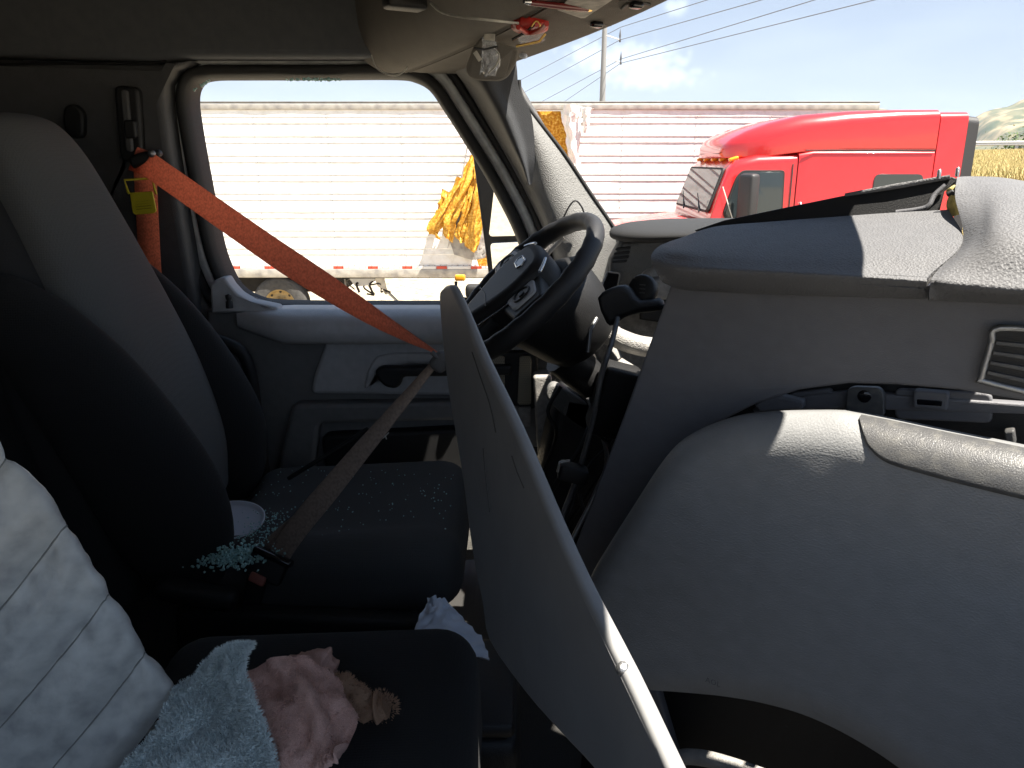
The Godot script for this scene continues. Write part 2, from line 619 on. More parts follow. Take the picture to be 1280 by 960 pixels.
func _ready() -> void:
	rng.seed = 20
	# ------------------------------------------------ camera, sky, sun, exposure
	var cam := Camera3D.new()
	cam.name = "camera"
	cam.position = Vector3(0, 3.1, 0)
	cam.rotation.x = -0.28302
	cam.fov = 52.99
	cam.near = 0.03
	cam.far = 9000
	add_child(cam)
	cam.current = true
	var env := Environment.new()
	env.tonemap_mode = Environment.TONE_MAPPER_LINEAR
	env.tonemap_exposure = 3.8
	env.background_mode = Environment.BG_SKY
	var sm := ProceduralSkyMaterial.new()
	sm.sky_top_color = Color(0.33, 0.395, 0.49)
	sm.sky_horizon_color = Color(0.505, 0.532, 0.558)
	sm.sky_curve = 0.16
	sm.ground_bottom_color = Color(0.30, 0.27, 0.22)
	sm.ground_horizon_color = Color(0.52, 0.52, 0.50)
	sm.sun_angle_max = 6.0
	sm.sky_cover = sky_cover()
	sm.sky_cover_modulate = Color(0.36, 0.36, 0.36)
	var sky := Sky.new()
	sky.sky_material = sm
	env.sky = sky
	env.background_energy_multiplier = 1.0
	env.fog_enabled = true
	env.fog_density = 0.00007
	env.fog_light_color = Color(0.80, 0.87, 0.95)
	env.sdfgi_enabled = true
	env.ssao_enabled = true
	env.ssil_enabled = true
	var we := WorldEnvironment.new()
	we.name = "world_environment"
	we.environment = env
	add_child(we)
	var sun := DirectionalLight3D.new()
	sun.name = "sun"
	sun.light_energy = 1.6
	sun.light_color = Color(1.0, 0.97, 0.92)
	sun.light_angular_distance = 0.5
	sun.shadow_enabled = true
	add_child(sun)
	sun.look_at_from_position(Vector3.ZERO, -Vector3(0.33, 0.90, 0.20), Vector3.UP)
	make_materials()
	# ------------------------------------------------ large structure
	build_land()
	build_cab()
	build_dashboard()
	build_steering()
	build_red_truck()
	build_trailer()
	# ------------------------------------------------ objects
	build_driver_seat()
	build_passenger_seat()
	build_board()
	build_belts()
	build_overhead_things()
	build_mirror()
	build_power_line()
	build_textiles()
	build_small_things()

# ================================================================ land
func ground_height(x: float, z: float) -> float:
	var h := 2.7 * smoothstep(6.9, 11.5, x) + 0.95 * smoothstep(12.0, 36.0, x)
	h *= smoothstep(-9.0, -17.0, z)
	return h

func build_land() -> void:
	var bump := noise(81, 0.05, 4)
	var xs := []
	var zs := []
	for k in range(-60, 61):
		var t := k / 60.0
		xs.append(signf(t) * (pow(absf(t), 4.0) * 5800 + absf(t) * 60))
		zs.append(signf(t) * (pow(absf(t), 4.0) * 5800 + absf(t) * 60) - 14)
	var rows := []
	for z in zs:
		var row := []
		for x in xs:
			row.append(Vector3(x, ground_height(x, z) + bump.get_noise_2d(x * 3, z * 3) * 0.07 - 0.04, z))
		rows.append(row)
	var st := begin()
	add_grid(st, rows)
	structure(put("ground", done(st), M.dirt, self))
	# dry grass on the rise beyond the red truck
	var blade := begin()
	for k in 7:
		var a := TAU * k / 7.0 + 0.3
		var d := Vector3(cos(a), 0, sin(a))
		var s := Vector3(-sin(a), 0, cos(a)) * 0.012
		var lean := 0.10 + 0.05 * (k % 3)
		var p0 := d * 0.03
		var p1 := d * (0.03 + lean * 0.4) + Vector3.UP * 0.22
		var p2 := d * (0.03 + lean) + Vector3.UP * (0.36 + 0.05 * (k % 2))
		tri(blade, p0 - s, p0 + s, p1 + s * 0.8)
		tri(blade, p0 - s, p1 + s * 0.8, p1 - s * 0.8)
		tri(blade, p1 - s * 0.8, p1 + s * 0.8, p2)
	var mm := MultiMesh.new()
	mm.transform_format = MultiMesh.TRANSFORM_3D
	mm.mesh = done(blade)
	mm.instance_count = 26000
	for k in mm.instance_count:
		var d := 14.0 + 52.0 * pow(rng.randf(), 1.3)
		var x := d * rng.randf_range(0.5, 0.95)
		var z := -d
		var q := rng.randf_range(0.35, 0.8)
		mm.set_instance_transform(k, Transform3D(Basis(Vector3.UP, rng.randf() * TAU).scaled(Vector3(q * 1.3, q, q * 1.3)), Vector3(x, ground_height(x, z) - 0.06, z)))
	var g := MultiMeshInstance3D.new()
	g.name = "dry_grass"
	g.multimesh = mm
	g.material_override = M.straw
	add_child(g)
	tag(g, "golden dry grass on the rise beyond the red truck", "grass")
	g.set_meta("kind", "stuff")
	# hills
	hills("hills", [Vector3(1024.903, 11.134, -2100), Vector3(1126.353, 31.141, -2100), Vector3(1169.419, 86.573, -2100), Vector3(1199.982, 113.971, -2100), Vector3(1234.726, 127.591, -2100), Vector3(1277.901, 139.223, -2100), Vector3(1312.015, 154.675, -2100), Vector3(1370.9, 168.139, -2100), Vector3(1509.202, 191.103, -2100), Vector3(1752.037, 198.724, -2100), Vector3(2129.123, 164.298, -2100), Vector3(2602.179, 102.255, -2100), Vector3(3257.522, 23.151, -2100)], 900.0, 14.0)
	hills("hills", [Vector3(1067.979, 105.651, -3600), Vector3(1271.395, 203.182, -3600), Vector3(1374.709, 226.492, -3600), Vector3(1436.39, 241.43, -3600), Vector3(1484.462, 251.368, -3600), Vector3(1531.236, 243.087, -3600), Vector3(1585.769, 229.815, -3600), Vector3(1658.06, 216.513, -3600), Vector3(1803.613, 186.477, -3600), Vector3(1983.702, 166.37, -3600), Vector3(2195.035, 173.08, -3600), Vector3(2683.321, 206.517, -3600), Vector3(3752.802, 173.08, -3600), Vector3(5219.11, 54.589, -3600)], 900.0, 16.0)
	# guard rail on top of the rise
	var t := thing("guard_rail", "grey steel guard rail on the grassy rise beyond the red truck", "guard rail", Vector3(45, 3.6, -58))
	var prof := [Vector2(0.0, 0.0), Vector2(0.05, 0.07), Vector2(0.0, 0.155), Vector2(0.05, 0.24), Vector2(0.0, 0.31)]
	var beam := []
	for s in [0.0, 1.0]:
		var line := []
		for p in prof:
			line.append(Vector3(24 + 44 * s, 4.02 + p.y + s * 0.3, -58 + p.x))
		for p in range(prof.size() - 1, -1, -1):
			line.append(Vector3(24 + 44 * s, 4.02 + prof[p].y + s * 0.3, -58 + prof[p].x - 0.006))
		beam.append(line)
	put("beam", loft(beam), M.galv, t)
	for k in 12:
		var x := 25.0 + k * 3.8
		put("post", rbox(Vector3(0.15, 0.95, 0.2), 0.01, Vector3(x, 3.9 + 0.3 * k / 12.0, -58.13), Basis.IDENTITY, 1), M.galv, t)
	# low green shrub by the rail
	shrub(Vector3(54.282, 4.493, -86), 2.6, "low green shrub at the right edge, under the hills")

func hills(called: String, ridge: Array, run: float, amp: float) -> void:
	var line := resample(spline(ridge, 4), 150)
	var nz := noise(91, 0.004, 5)
	var nr := noise(92, 0.0016, 3)
	var rows := []
	for i in 40:
		var t := i / 39.0
		var row := []
		for p in line:
			var base := Vector3(p.x * 0.78, 2.0, p.z + run)
			var gully := nr.get_noise_2d(p.x * 1.0, p.z) * 0.25
			var tt := pow(t, 0.85 + gully)
			var q: Vector3 = base.lerp(p, t)
			q.y = lerpf(2.0, p.y, tt) + nz.get_noise_2d(q.x * 1.2, q.z * 1.2) * amp * 2.2 * sin(PI * clampf(t * 0.86 + 0.07, 0, 1))
			row.append(q)
		rows.append(row)
	# the far side falls away again
	var back := []
	for p in line:
		back.append(Vector3(p.x * 1.2, 0, p.z - run))
	rows.append(back)
	var st := begin()
	add_grid(st, rows)
	structure(put(called, done(st), M.hill, self))

func shrub(at: Vector3, r: float, label: String) -> void:
	var t := thing("shrub", label, "shrub", at - Vector3(0, r, 0))
	var st := begin()
	for k in 900:
		var d := Vector3(rng.randfn(), rng.randfn() * 0.6, rng.randfn()) * r * 0.42
		var a := Vector3(rng.randf() - 0.5, rng.randf() - 0.5, rng.randf() - 0.5).normalized() * 0.16
		var b := a.cross(Vector3(rng.randf(), rng.randf(), 0.3)).normalized() * 0.10
		st.set_smooth_group(0xFFFFFFFF)
		tri(st, at + d - a, at + d + b, at + d + a)
		tri(st, at + d - a, at + d + a, at + d - b)
	put("crown", done(st), mat(lin(0.07, 0.11, 0.03), 0.8), t)
	put("trunk", tube([at - Vector3(0, r + 0.4, 0), at - Vector3(0.1, r * 0.4, 0), at], [0.12, 0.09, 0.03], 6), M.rail_dark, t)

func build_power_line() -> void:
	var t := thing("utility_pole", "tall grey steel utility pole behind the white trailer", "pole", Vector3(8, 0, -70))
	var top := Vector3(7.731, 13.979, -70)
	var foot := Vector3(top.x, 0, -70)
	put("shaft", tube([foot, foot.lerp(top, 0.5), top], [0.34, 0.27, 0.20], 10), M.pole, t)
	var arms := [Vector3(9.045, 12.751, -70), Vector3(9.181, 11.008, -70)]
	for a in arms:
		var st := begin()
		add_tube(st, [Vector3(top.x, a.y + 0.4, -70), a], 0.05, 6)
		put("cross_arm", done(st), M.galv, t)
		put("insulator", lathe([Vector2(0.001, 0), Vector2(0.09, 0.05), Vector2(0.05, 0.3), Vector2(0.09, 0.5), Vector2(0.05, 0.8), Vector2(0.001, 1.1)], a - Vector3(0, 0.2, 0), Vector3.UP, 8), M.wire, t)
	# conductors: far lower left, pole, then overhead towards the right
	var lines := [
		[Vector3(-7.34, 12.685, -150), Vector3(9.073, 13.734, -70), Vector3(11.984, 12.533, -52), Vector3(13.761, 11.935, -42)],
		[Vector3(-6.487, 10.462, -150), Vector3(9.045, 12.751, -70), Vector3(13.835, 11.724, -48), Vector3(15.983, 11.285, -38)],
		[Vector3(-3.55, 8.782, -150), Vector3(9.171, 11.259, -70), Vector3(16.298, 11.405, -46), Vector3(17.628, 11.132, -37)],
		[Vector3(1.481, 8.078, -150), Vector3(9.183, 10.946, -70), Vector3(18.827, 11.081, -44), Vector3(19.945, 10.698, -35)]]
	var words := ["highest of the four dark cables strung on the utility pole", "second highest of the four dark cables on the utility pole", "third of the four dark cables, leaving the pole under the cloud", "lowest of the four dark cables strung on the utility pole"]
	for k in 4:
		var o := put("power_line", tube(lines[k], 0.026, 5), M.wire, self)
		tag(o, words[k], "cable", "cables strung on the utility pole")

# ================================================================ white trailer
const TZ := -14.2

func rib(y: float) -> float:
	# outward bulge of the side sheet at height y
	# two lips a pitch, each overhanging the strip below it
	var p := fposmod(y - 1.24, 0.325)
	if p < 0.200:
		return 0.009 * (1.0 - (p + 0.017) / 0.217)
	if p < 0.204:
		return 0.009 * (p - 0.200) / 0.004
	if p < 0.304:
		return 0.009 * (1.0 - (p - 0.204) / 0.100)
	if p < 0.308:
		return 0.009 * (p - 0.304) / 0.004
	return 0.009 * (1.0 - (p - 0.308) / 0.217)

func sheet_panel(xl: Callable, xr: Callable, dents: FastNoiseLite) -> ArrayMesh:
	var ys := [1.16]
	var y := 1.24
	while y < 3.9:
		for d in [0.10, 0.194, 0.200, 0.2041, 0.210, 0.255, 0.298, 0.304, 0.3081, 0.315]:
			if y + d < 3.94:
				ys.append(y + d)
		y += 0.325
	ys.append(3.94)
	var rows := []
	for yy in ys:
		var row := []
		var a: float = xl.call(yy)
		var b: float = xr.call(yy)
		for k in 13:
			var x := lerpf(a, b, k / 12.0)
			var e := sin(PI * clampf((x - a) / max(0.01, b - a), 0, 1))
			row.append(Vector3(x, yy, TZ + rib(yy) + 0.004 * e + dents.get_noise_2d(x * 0.8, yy * 2.0) * 0.010 * (0.35 + 0.65 * e)))
		rows.append(row)
	var st := begin()
	add_grid(st, rows)
	# rolled edges give the sheet its thickness
	var back := []
	for r in rows:
		back.append([r[0], r[0] - Vector3(0, 0, 0.02)])
	add_grid(st, back, false, 4)
	back = []
	for r in rows:
		back.append([r[-1], r[-1] - Vector3(0, 0, 0.02)])
	add_grid(st, back, false, 5)
	return done(st)

func build_trailer() -> void:
	var t := thing("box_trailer", "long white ribbed trailer torn open at the side, behind the red truck", "trailer", Vector3(-1.6, 0, -15.5))
	var dents := noise(101, 0.9, 3)
	var jag := noise(102, 1.6, 3)
	var x0 := -9.7
	var k := 0
	while x0 < 6.3:
		var x1: float = min(x0 + 1.29, 6.36)
		var a := x0 + 0.0012
		var b := x1 - 0.0012
		if x0 < -0.62 and x1 > -0.62:
			put("side_panel", sheet_panel(func(_y): return a, func(yy): return -0.66 + jag.get_noise_1d(yy * 3) * 0.16, dents), M.trailer, t)
		elif x0 >= -0.62 and x1 < 0.95:
			pass
		elif x0 < 1.0 and x1 > 0.7:
			put("side_panel", sheet_panel(func(yy): return 0.86 + (4.0 - yy) * 0.20 + jag.get_noise_1d(yy * 3 + 40) * 0.14, func(_y): return max(b, 1.75), dents), M.trailer, t)
			x1 = max(x1, 1.756)
		else:
			put("side_panel", sheet_panel(func(_y): return a, func(_y): return b, dents), M.trailer, t)
		x0 = x1
		k += 1
	# box body behind the skin
	put("body", rbox(Vector3(16.0, 2.9, 2.45), 0.03, Vector3(-1.67, 2.56, -15.55), Basis.IDENTITY, 1), M.liner_grey, t)
	# foam wall in the tear
	var fn := noise(103, 1.3, 4)
	var rows := []
	for i in 30:
		var row := []
		for j in 26:
			var x := -1.2 + 3.0 * j / 25.0
			var y := 1.2 + 2.72 * i / 29.0
			row.append(Vector3(x, y, TZ - 0.085 + fn.get_noise_2d(x * 2, y * 2) * 0.05))
		rows.append(row)
	var st := begin()
	add_grid(st, rows)
	put("foam_wall", done(st), M.foam, t)
	for x in [-0.2, 0.42, 1.0]:
		put("wall_post", rbox(Vector3(0.06, 2.7, 0.05), 0.004, Vector3(x, 2.55, TZ - 0.05), Basis.IDENTITY, 1), M.foam, t)
	# rails
	put("top_rail", rbox(Vector3(16.1, 0.105, 0.06), 0.012, Vector3(-1.67, 3.985, TZ + 0.0), Basis.IDENTITY, 2), M.rail, t)
	put("top_rail", rbox(Vector3(16.1, 0.032, 0.08), 0.008, Vector3(-1.67, 4.06, TZ - 0.02), Basis.IDENTITY, 1), M.rail_dark, t)
	put("bottom_rail", rbox(Vector3(16.1, 0.16, 0.06), 0.012, Vector3(-1.67, 1.10, TZ + 0.012), Basis.IDENTITY, 2), M.rail, t)
	# reflective tape along the bottom rail
	var x := -9.6
	var n := 0
	while x < 6.2:
		put("tape_strip", rbox(Vector3(0.19, 0.05, 0.006), 0.001, Vector3(x + 0.095, 1.205, TZ + 0.034), Basis.IDENTITY, 1), M.tape_red, t)
		put("tape_strip", rbox(Vector3(0.42, 0.05, 0.006), 0.001, Vector3(x + 0.41, 1.205, TZ + 0.034), Basis.IDENTITY, 1), M.tape_white, t)
		x += 0.632
		n += 1
	# rivets along the sheet joints and the bottom rail (too small to pick apart)
	st = begin()
	var sx := -9.7
	while sx < 6.3:
		if sx < -0.7 or sx > 1.6:
			for q in 24:
				add_rbox(st, Vector3(0.014, 0.014, 0.012), 0.003, Transform3D(Basis.IDENTITY, Vector3(sx + 0.03, 1.3 + q * 0.11, TZ + rib(1.3 + q * 0.11) + 0.005)), 1)
		sx += 1.29
	for q in 150:
		add_rbox(st, Vector3(0.018, 0.018, 0.012), 0.003, Transform3D(Basis.IDENTITY, Vector3(-9.5 + q * 0.105, 1.245, TZ + 0.042)), 1)
	var rv := put("rivets", done(st), M.rail, t)
	rv.set_meta("kind", "stuff")
	# running gear
	put("chassis", rbox(Vector3(4.8, 0.34, 1.7), 0.03, Vector3(-5.6, 0.86, -15.4), Basis.IDENTITY, 1), M.under, t)
	put("cross_member", rbox(Vector3(15.6, 0.12, 2.3), 0.02, Vector3(-1.67, 1.04, -15.5), Basis.IDENTITY, 1), M.under, t)
	for wx in [-4.33, -5.6]:
		trailer_wheel(t, Vector3(wx, 0.5, -14.36))
		put("axle", tube([Vector3(wx, 0.5, -14.6), Vector3(wx, 0.5, -16.5)], 0.07, 8), M.under, t)
	put("mud_flap", rbox(Vector3(0.03, 0.75, 0.62), 0.006, Vector3(-3.42, 0.62, -14.65), Basis(Vector3.FORWARD, 0.08), 1), M.under, t)
	put("mud_flap", rbox(Vector3(1.2, 0.5, 0.03), 0.006, Vector3(-5.9, 0.75, -14.9), Basis.IDENTITY, 1), M.under, t)
	# broken hoses and brackets hanging under the belly
	var hr := RandomNumberGenerator.new()
	hr.seed = 4
	for q in 9:
		var s := Vector3(-3.244, 0.927, -14.5) + Vector3(hr.randf() * 0.75, 0, -hr.randf() * 0.4)
		var pts := [s]
		for m in 4:
			s += Vector3(hr.randf_range(-0.16, 0.2), hr.randf_range(-0.2, 0.06), hr.randf_range(-0.1, 0.1))
			pts.append(s)
		put("hose", tube(spline(pts, 5), 0.014 + 0.012 * hr.randf(), 6), M.under if q % 3 else M.rail, t)
	put("bracket", slab(rounded([Vector3(-2.594, 0.957, -14.5), Vector3(-2.411, 0.987, -14.5), Vector3(-2.363, 0.714, -14.5), Vector3(-2.541, 0.805, -14.5)], 0.02), Vector3.FORWARD, 0.02), M.rail, t)
	put("bracket", slab(rounded([Vector3(-3.076, 0.957, -14.5), Vector3(-2.564, 0.957, -14.5), Vector3(-2.691, 0.821, -14.5), Vector3(-2.964, 0.805, -14.5)], 0.03), Vector3.FORWARD, 0.3), M.galv, t)
	# landing leg far along
	for lz in [-14.5, -16.3]:
		put("landing_leg", rbox(Vector3(0.14, 0.95, 0.14), 0.015, Vector3(2.6, 0.55, lz), Basis.IDENTITY, 1), M.under, t)
	# torn skin and insulation hanging from the tear
	var cr := noise(105, 3.2, 4)
	var shreds := [
		[[Vector3(-0.711, 3.18, -14), Vector3(-0.64, 3.22, -13.98), Vector3(-0.544, 3.14, -14)], [Vector3(-0.895, 2.831, -13.95), Vector3(-0.781, 2.819, -13.9), Vector3(-0.631, 2.723, -13.95)], [Vector3(-1.096, 2.425, -13.9), Vector3(-0.979, 2.375, -13.82), Vector3(-0.831, 2.315, -13.9)], [Vector3(-1.245, 2.122, -13.9), Vector3(-1.139, 2.046, -13.8), Vector3(-1.007, 1.983, -13.9)], [Vector3(-1.237, 1.871, -13.9), Vector3(-1.164, 1.778, -13.85), Vector3(-1.056, 1.675, -13.9)]],
		[[Vector3(-0.95, 2.805, -13.93), Vector3(-0.893, 2.805, -13.9), Vector3(-0.839, 2.751, -13.93)], [Vector3(-1.151, 2.507, -13.9), Vector3(-1.077, 2.468, -13.85), Vector3(-1.012, 2.425, -13.9)], [Vector3(-1.325, 2.234, -13.88), Vector3(-1.25, 2.183, -13.82), Vector3(-1.172, 2.124, -13.88)], [Vector3(-1.475, 1.997, -13.9), Vector3(-1.37, 1.92, -13.82), Vector3(-1.279, 1.871, -13.9)], [Vector3(-1.422, 1.857, -13.9), Vector3(-1.363, 1.778, -13.85), Vector3(-1.283, 1.731, -13.9)]],
		[[Vector3(-0.599, 3.02, -13.95), Vector3(-0.528, 3.073, -13.92), Vector3(-0.446, 3.02, -13.95)], [Vector3(-0.672, 2.63, -13.9), Vector3(-0.571, 2.592, -13.82), Vector3(-0.448, 2.589, -13.9)], [Vector3(-0.748, 2.233, -13.9), Vector3(-0.631, 2.184, -13.8), Vector3(-0.466, 2.178, -13.9)], [Vector3(-0.824, 1.899, -13.9), Vector3(-0.691, 1.826, -13.78), Vector3(-0.526, 1.843, -13.9)], [Vector3(-0.857, 1.646, -13.9), Vector3(-0.742, 1.539, -13.85), Vector3(-0.615, 1.547, -13.9)]],
		[[Vector3(-0.757, 2.643, -13.92), Vector3(-0.699, 2.67, -13.9), Vector3(-0.645, 2.615, -13.92)], [Vector3(-0.874, 2.26, -13.9), Vector3(-0.816, 2.236, -13.85), Vector3(-0.748, 2.205, -13.9)], [Vector3(-0.993, 1.955, -13.9), Vector3(-0.92, 1.877, -13.84), Vector3(-0.839, 1.871, -13.9)], [Vector3(-0.969, 1.759, -13.9), Vector3(-0.897, 1.679, -13.86), Vector3(-0.813, 1.703, -13.9)]],
		[[Vector3(-1.229, 2.612, -14.02), Vector3(-1.171, 2.585, -14), Vector3(-1.117, 2.557, -14.02)], [Vector3(-1.289, 2.393, -14), Vector3(-1.231, 2.353, -13.97), Vector3(-1.163, 2.31, -14)], [Vector3(-1.349, 2.173, -13.97), Vector3(-1.289, 2.148, -13.93), Vector3(-1.223, 2.089, -13.97)]]]
	for q in shreds.size():
		var rr := surface(shreds[q], 6, 7)
		var o := put("torn_insulation", sheet(rr, func(u, v): return cr.get_noise_2d(u * 1.2 + q * 9, v * 0.5) * 0.12 + 0.035 * absf(sin(u * 9.0 + v * 3)) + cr.get_noise_2d(u * 2.4, v * 2.4 + 3) * 0.02, 0.012), M.shred, t)
		o.set_meta("label", "yellow torn insulation hanging out of the tear")
	var grey := surface([[Vector3(-0.88, 2.555, -14.08), Vector3(-0.708, 2.61, -14.06), Vector3(-0.468, 2.61, -14.08)], [Vector3(-1.202, 2.07, -14.05), Vector3(-0.829, 1.947, -14), Vector3(-0.474, 1.886, -14.05)], [Vector3(-1.043, 1.459, -14.05), Vector3(-0.724, 1.362, -14.02), Vector3(-0.479, 1.401, -14.05)]], 5, 6)
	put("torn_lining", sheet(grey, func(u, v): return cr.get_noise_2d(u * 2.0, v * 2.0 + 5) * 0.06, 0.008), M.liner_grey, t)
	var peel := surface([[Vector3(0.841, 4.014, -14.1), Vector3(0.971, 4.019, -13.98), Vector3(1.215, 3.988, -14.1)], [Vector3(0.888, 3.739, -14.1), Vector3(1.004, 3.734, -13.98), Vector3(1.179, 3.766, -14.1)], [Vector3(0.964, 3.395, -14.1), Vector3(1.055, 3.367, -14), Vector3(1.173, 3.422, -14.1)], [Vector3(1.044, 3.019, -14.12), Vector3(1.109, 2.992, -14.05), Vector3(1.212, 3.046, -14.12)]], 6, 7)
	put("torn_skin", sheet(peel, func(u, v): return cr.get_noise_2d(u * 0.8 + 20, v * 0.8) * 0.08, 0.004), M.trailer, t)
	peel = surface([[Vector3(1.169, 3.972, -14.05), Vector3(1.27, 3.966, -13.95), Vector3(1.393, 3.961, -14.08)], [Vector3(1.227, 3.762, -14.02), Vector3(1.276, 3.759, -13.95), Vector3(1.342, 3.791, -14.08)], [Vector3(1.249, 3.553, -14.05), Vector3(1.265, 3.551, -14), Vector3(1.293, 3.554, -14.08)]], 5, 5)
	put("torn_skin", sheet(peel, func(u, v): return cr.get_noise_2d(u * 2.0 + 30, v * 2.5) * 0.06, 0.004), M.trailer, t)
	var rod := [Vector3(-0.715, 3.628, -13.95), Vector3(-0.791, 3.233, -13.95), Vector3(-0.959, 2.423, -13.95), Vector3(-1.148, 1.584, -13.95)]
	put("bent_rod", tube(spline(rod, 4), 0.012, 6), M.rail, t)

func trailer_wheel(t: Node3D, c: Vector3) -> void:
	var prof := [Vector2(0.29, -0.14), Vector2(0.36, -0.15), Vector2(0.47, -0.145), Vector2(0.51, -0.12), Vector2(0.525, -0.06), Vector2(0.525, 0.06), Vector2(0.51, 0.12), Vector2(0.47, 0.145), Vector2(0.36, 0.15), Vector2(0.29, 0.14)]
	var w := put("wheel", lathe([Vector2(0.30, -0.13), Vector2(0.30, 0.12), Vector2(0.275, 0.13), Vector2(0.265, 0.06), Vector2(0.21, 0.02), Vector2(0.17, 0.045), Vector2(0.10, 0.05), Vector2(0.10, 0.14), Vector2(0.07, 0.16), Vector2(0.001, 0.165)], c, Vector3(0, 0, 1), 28), M.hub, t)
	put("tyre", lathe(prof, c, Vector3(0, 0, 1), 36, false), M.tyre, w)
	for k in 8:
		var a := TAU * k / 8
		put("hand_hole", lathe([Vector2(0.001, 0.004), Vector2(0.022, 0.004), Vector2(0.026, 0)], c + Vector3(cos(a) * 0.235, sin(a) * 0.235, 0.048), Vector3(0, 0, 1), 8), M.under, w)
		a += 0.3
		put("wheel_nut", lathe([Vector2(0.014, 0), Vector2(0.014, 0.03), Vector2(0.001, 0.034)], c + Vector3(cos(a) * 0.14, sin(a) * 0.14, 0.045), Vector3(0, 0, 1), 6), M.hub, w)

# ================================================================ red truck
func rr_ring(x: float, y0: float, y1: float, hw: float, r_top: float, r_bot := 0.05, zc := -12.2, crown := 0.0) -> Array:
	var out := []
	var cs := [[-hw + r_bot, y0 + r_bot, r_bot, PI, 1.5 * PI], [hw - r_bot, y0 + r_bot, r_bot, 1.5 * PI, TAU], [hw - r_top, y1 - r_top, r_top, 0.0, PI / 2], [-hw + r_top, y1 - r_top, r_top, PI / 2, PI]]
	for c in cs:
		for k in 7:
			var a: float = lerpf(c[3], c[4], k / 6.0)
			var zz: float = c[0] + cos(a) * c[2]
			var yy: float = c[1] + sin(a) * c[2]
			if yy > (y0 + y1) * 0.5:
				yy += crown * (1 - pow(zz / hw, 2))
			out.append(Vector3(x, yy, zc + zz))
	return out

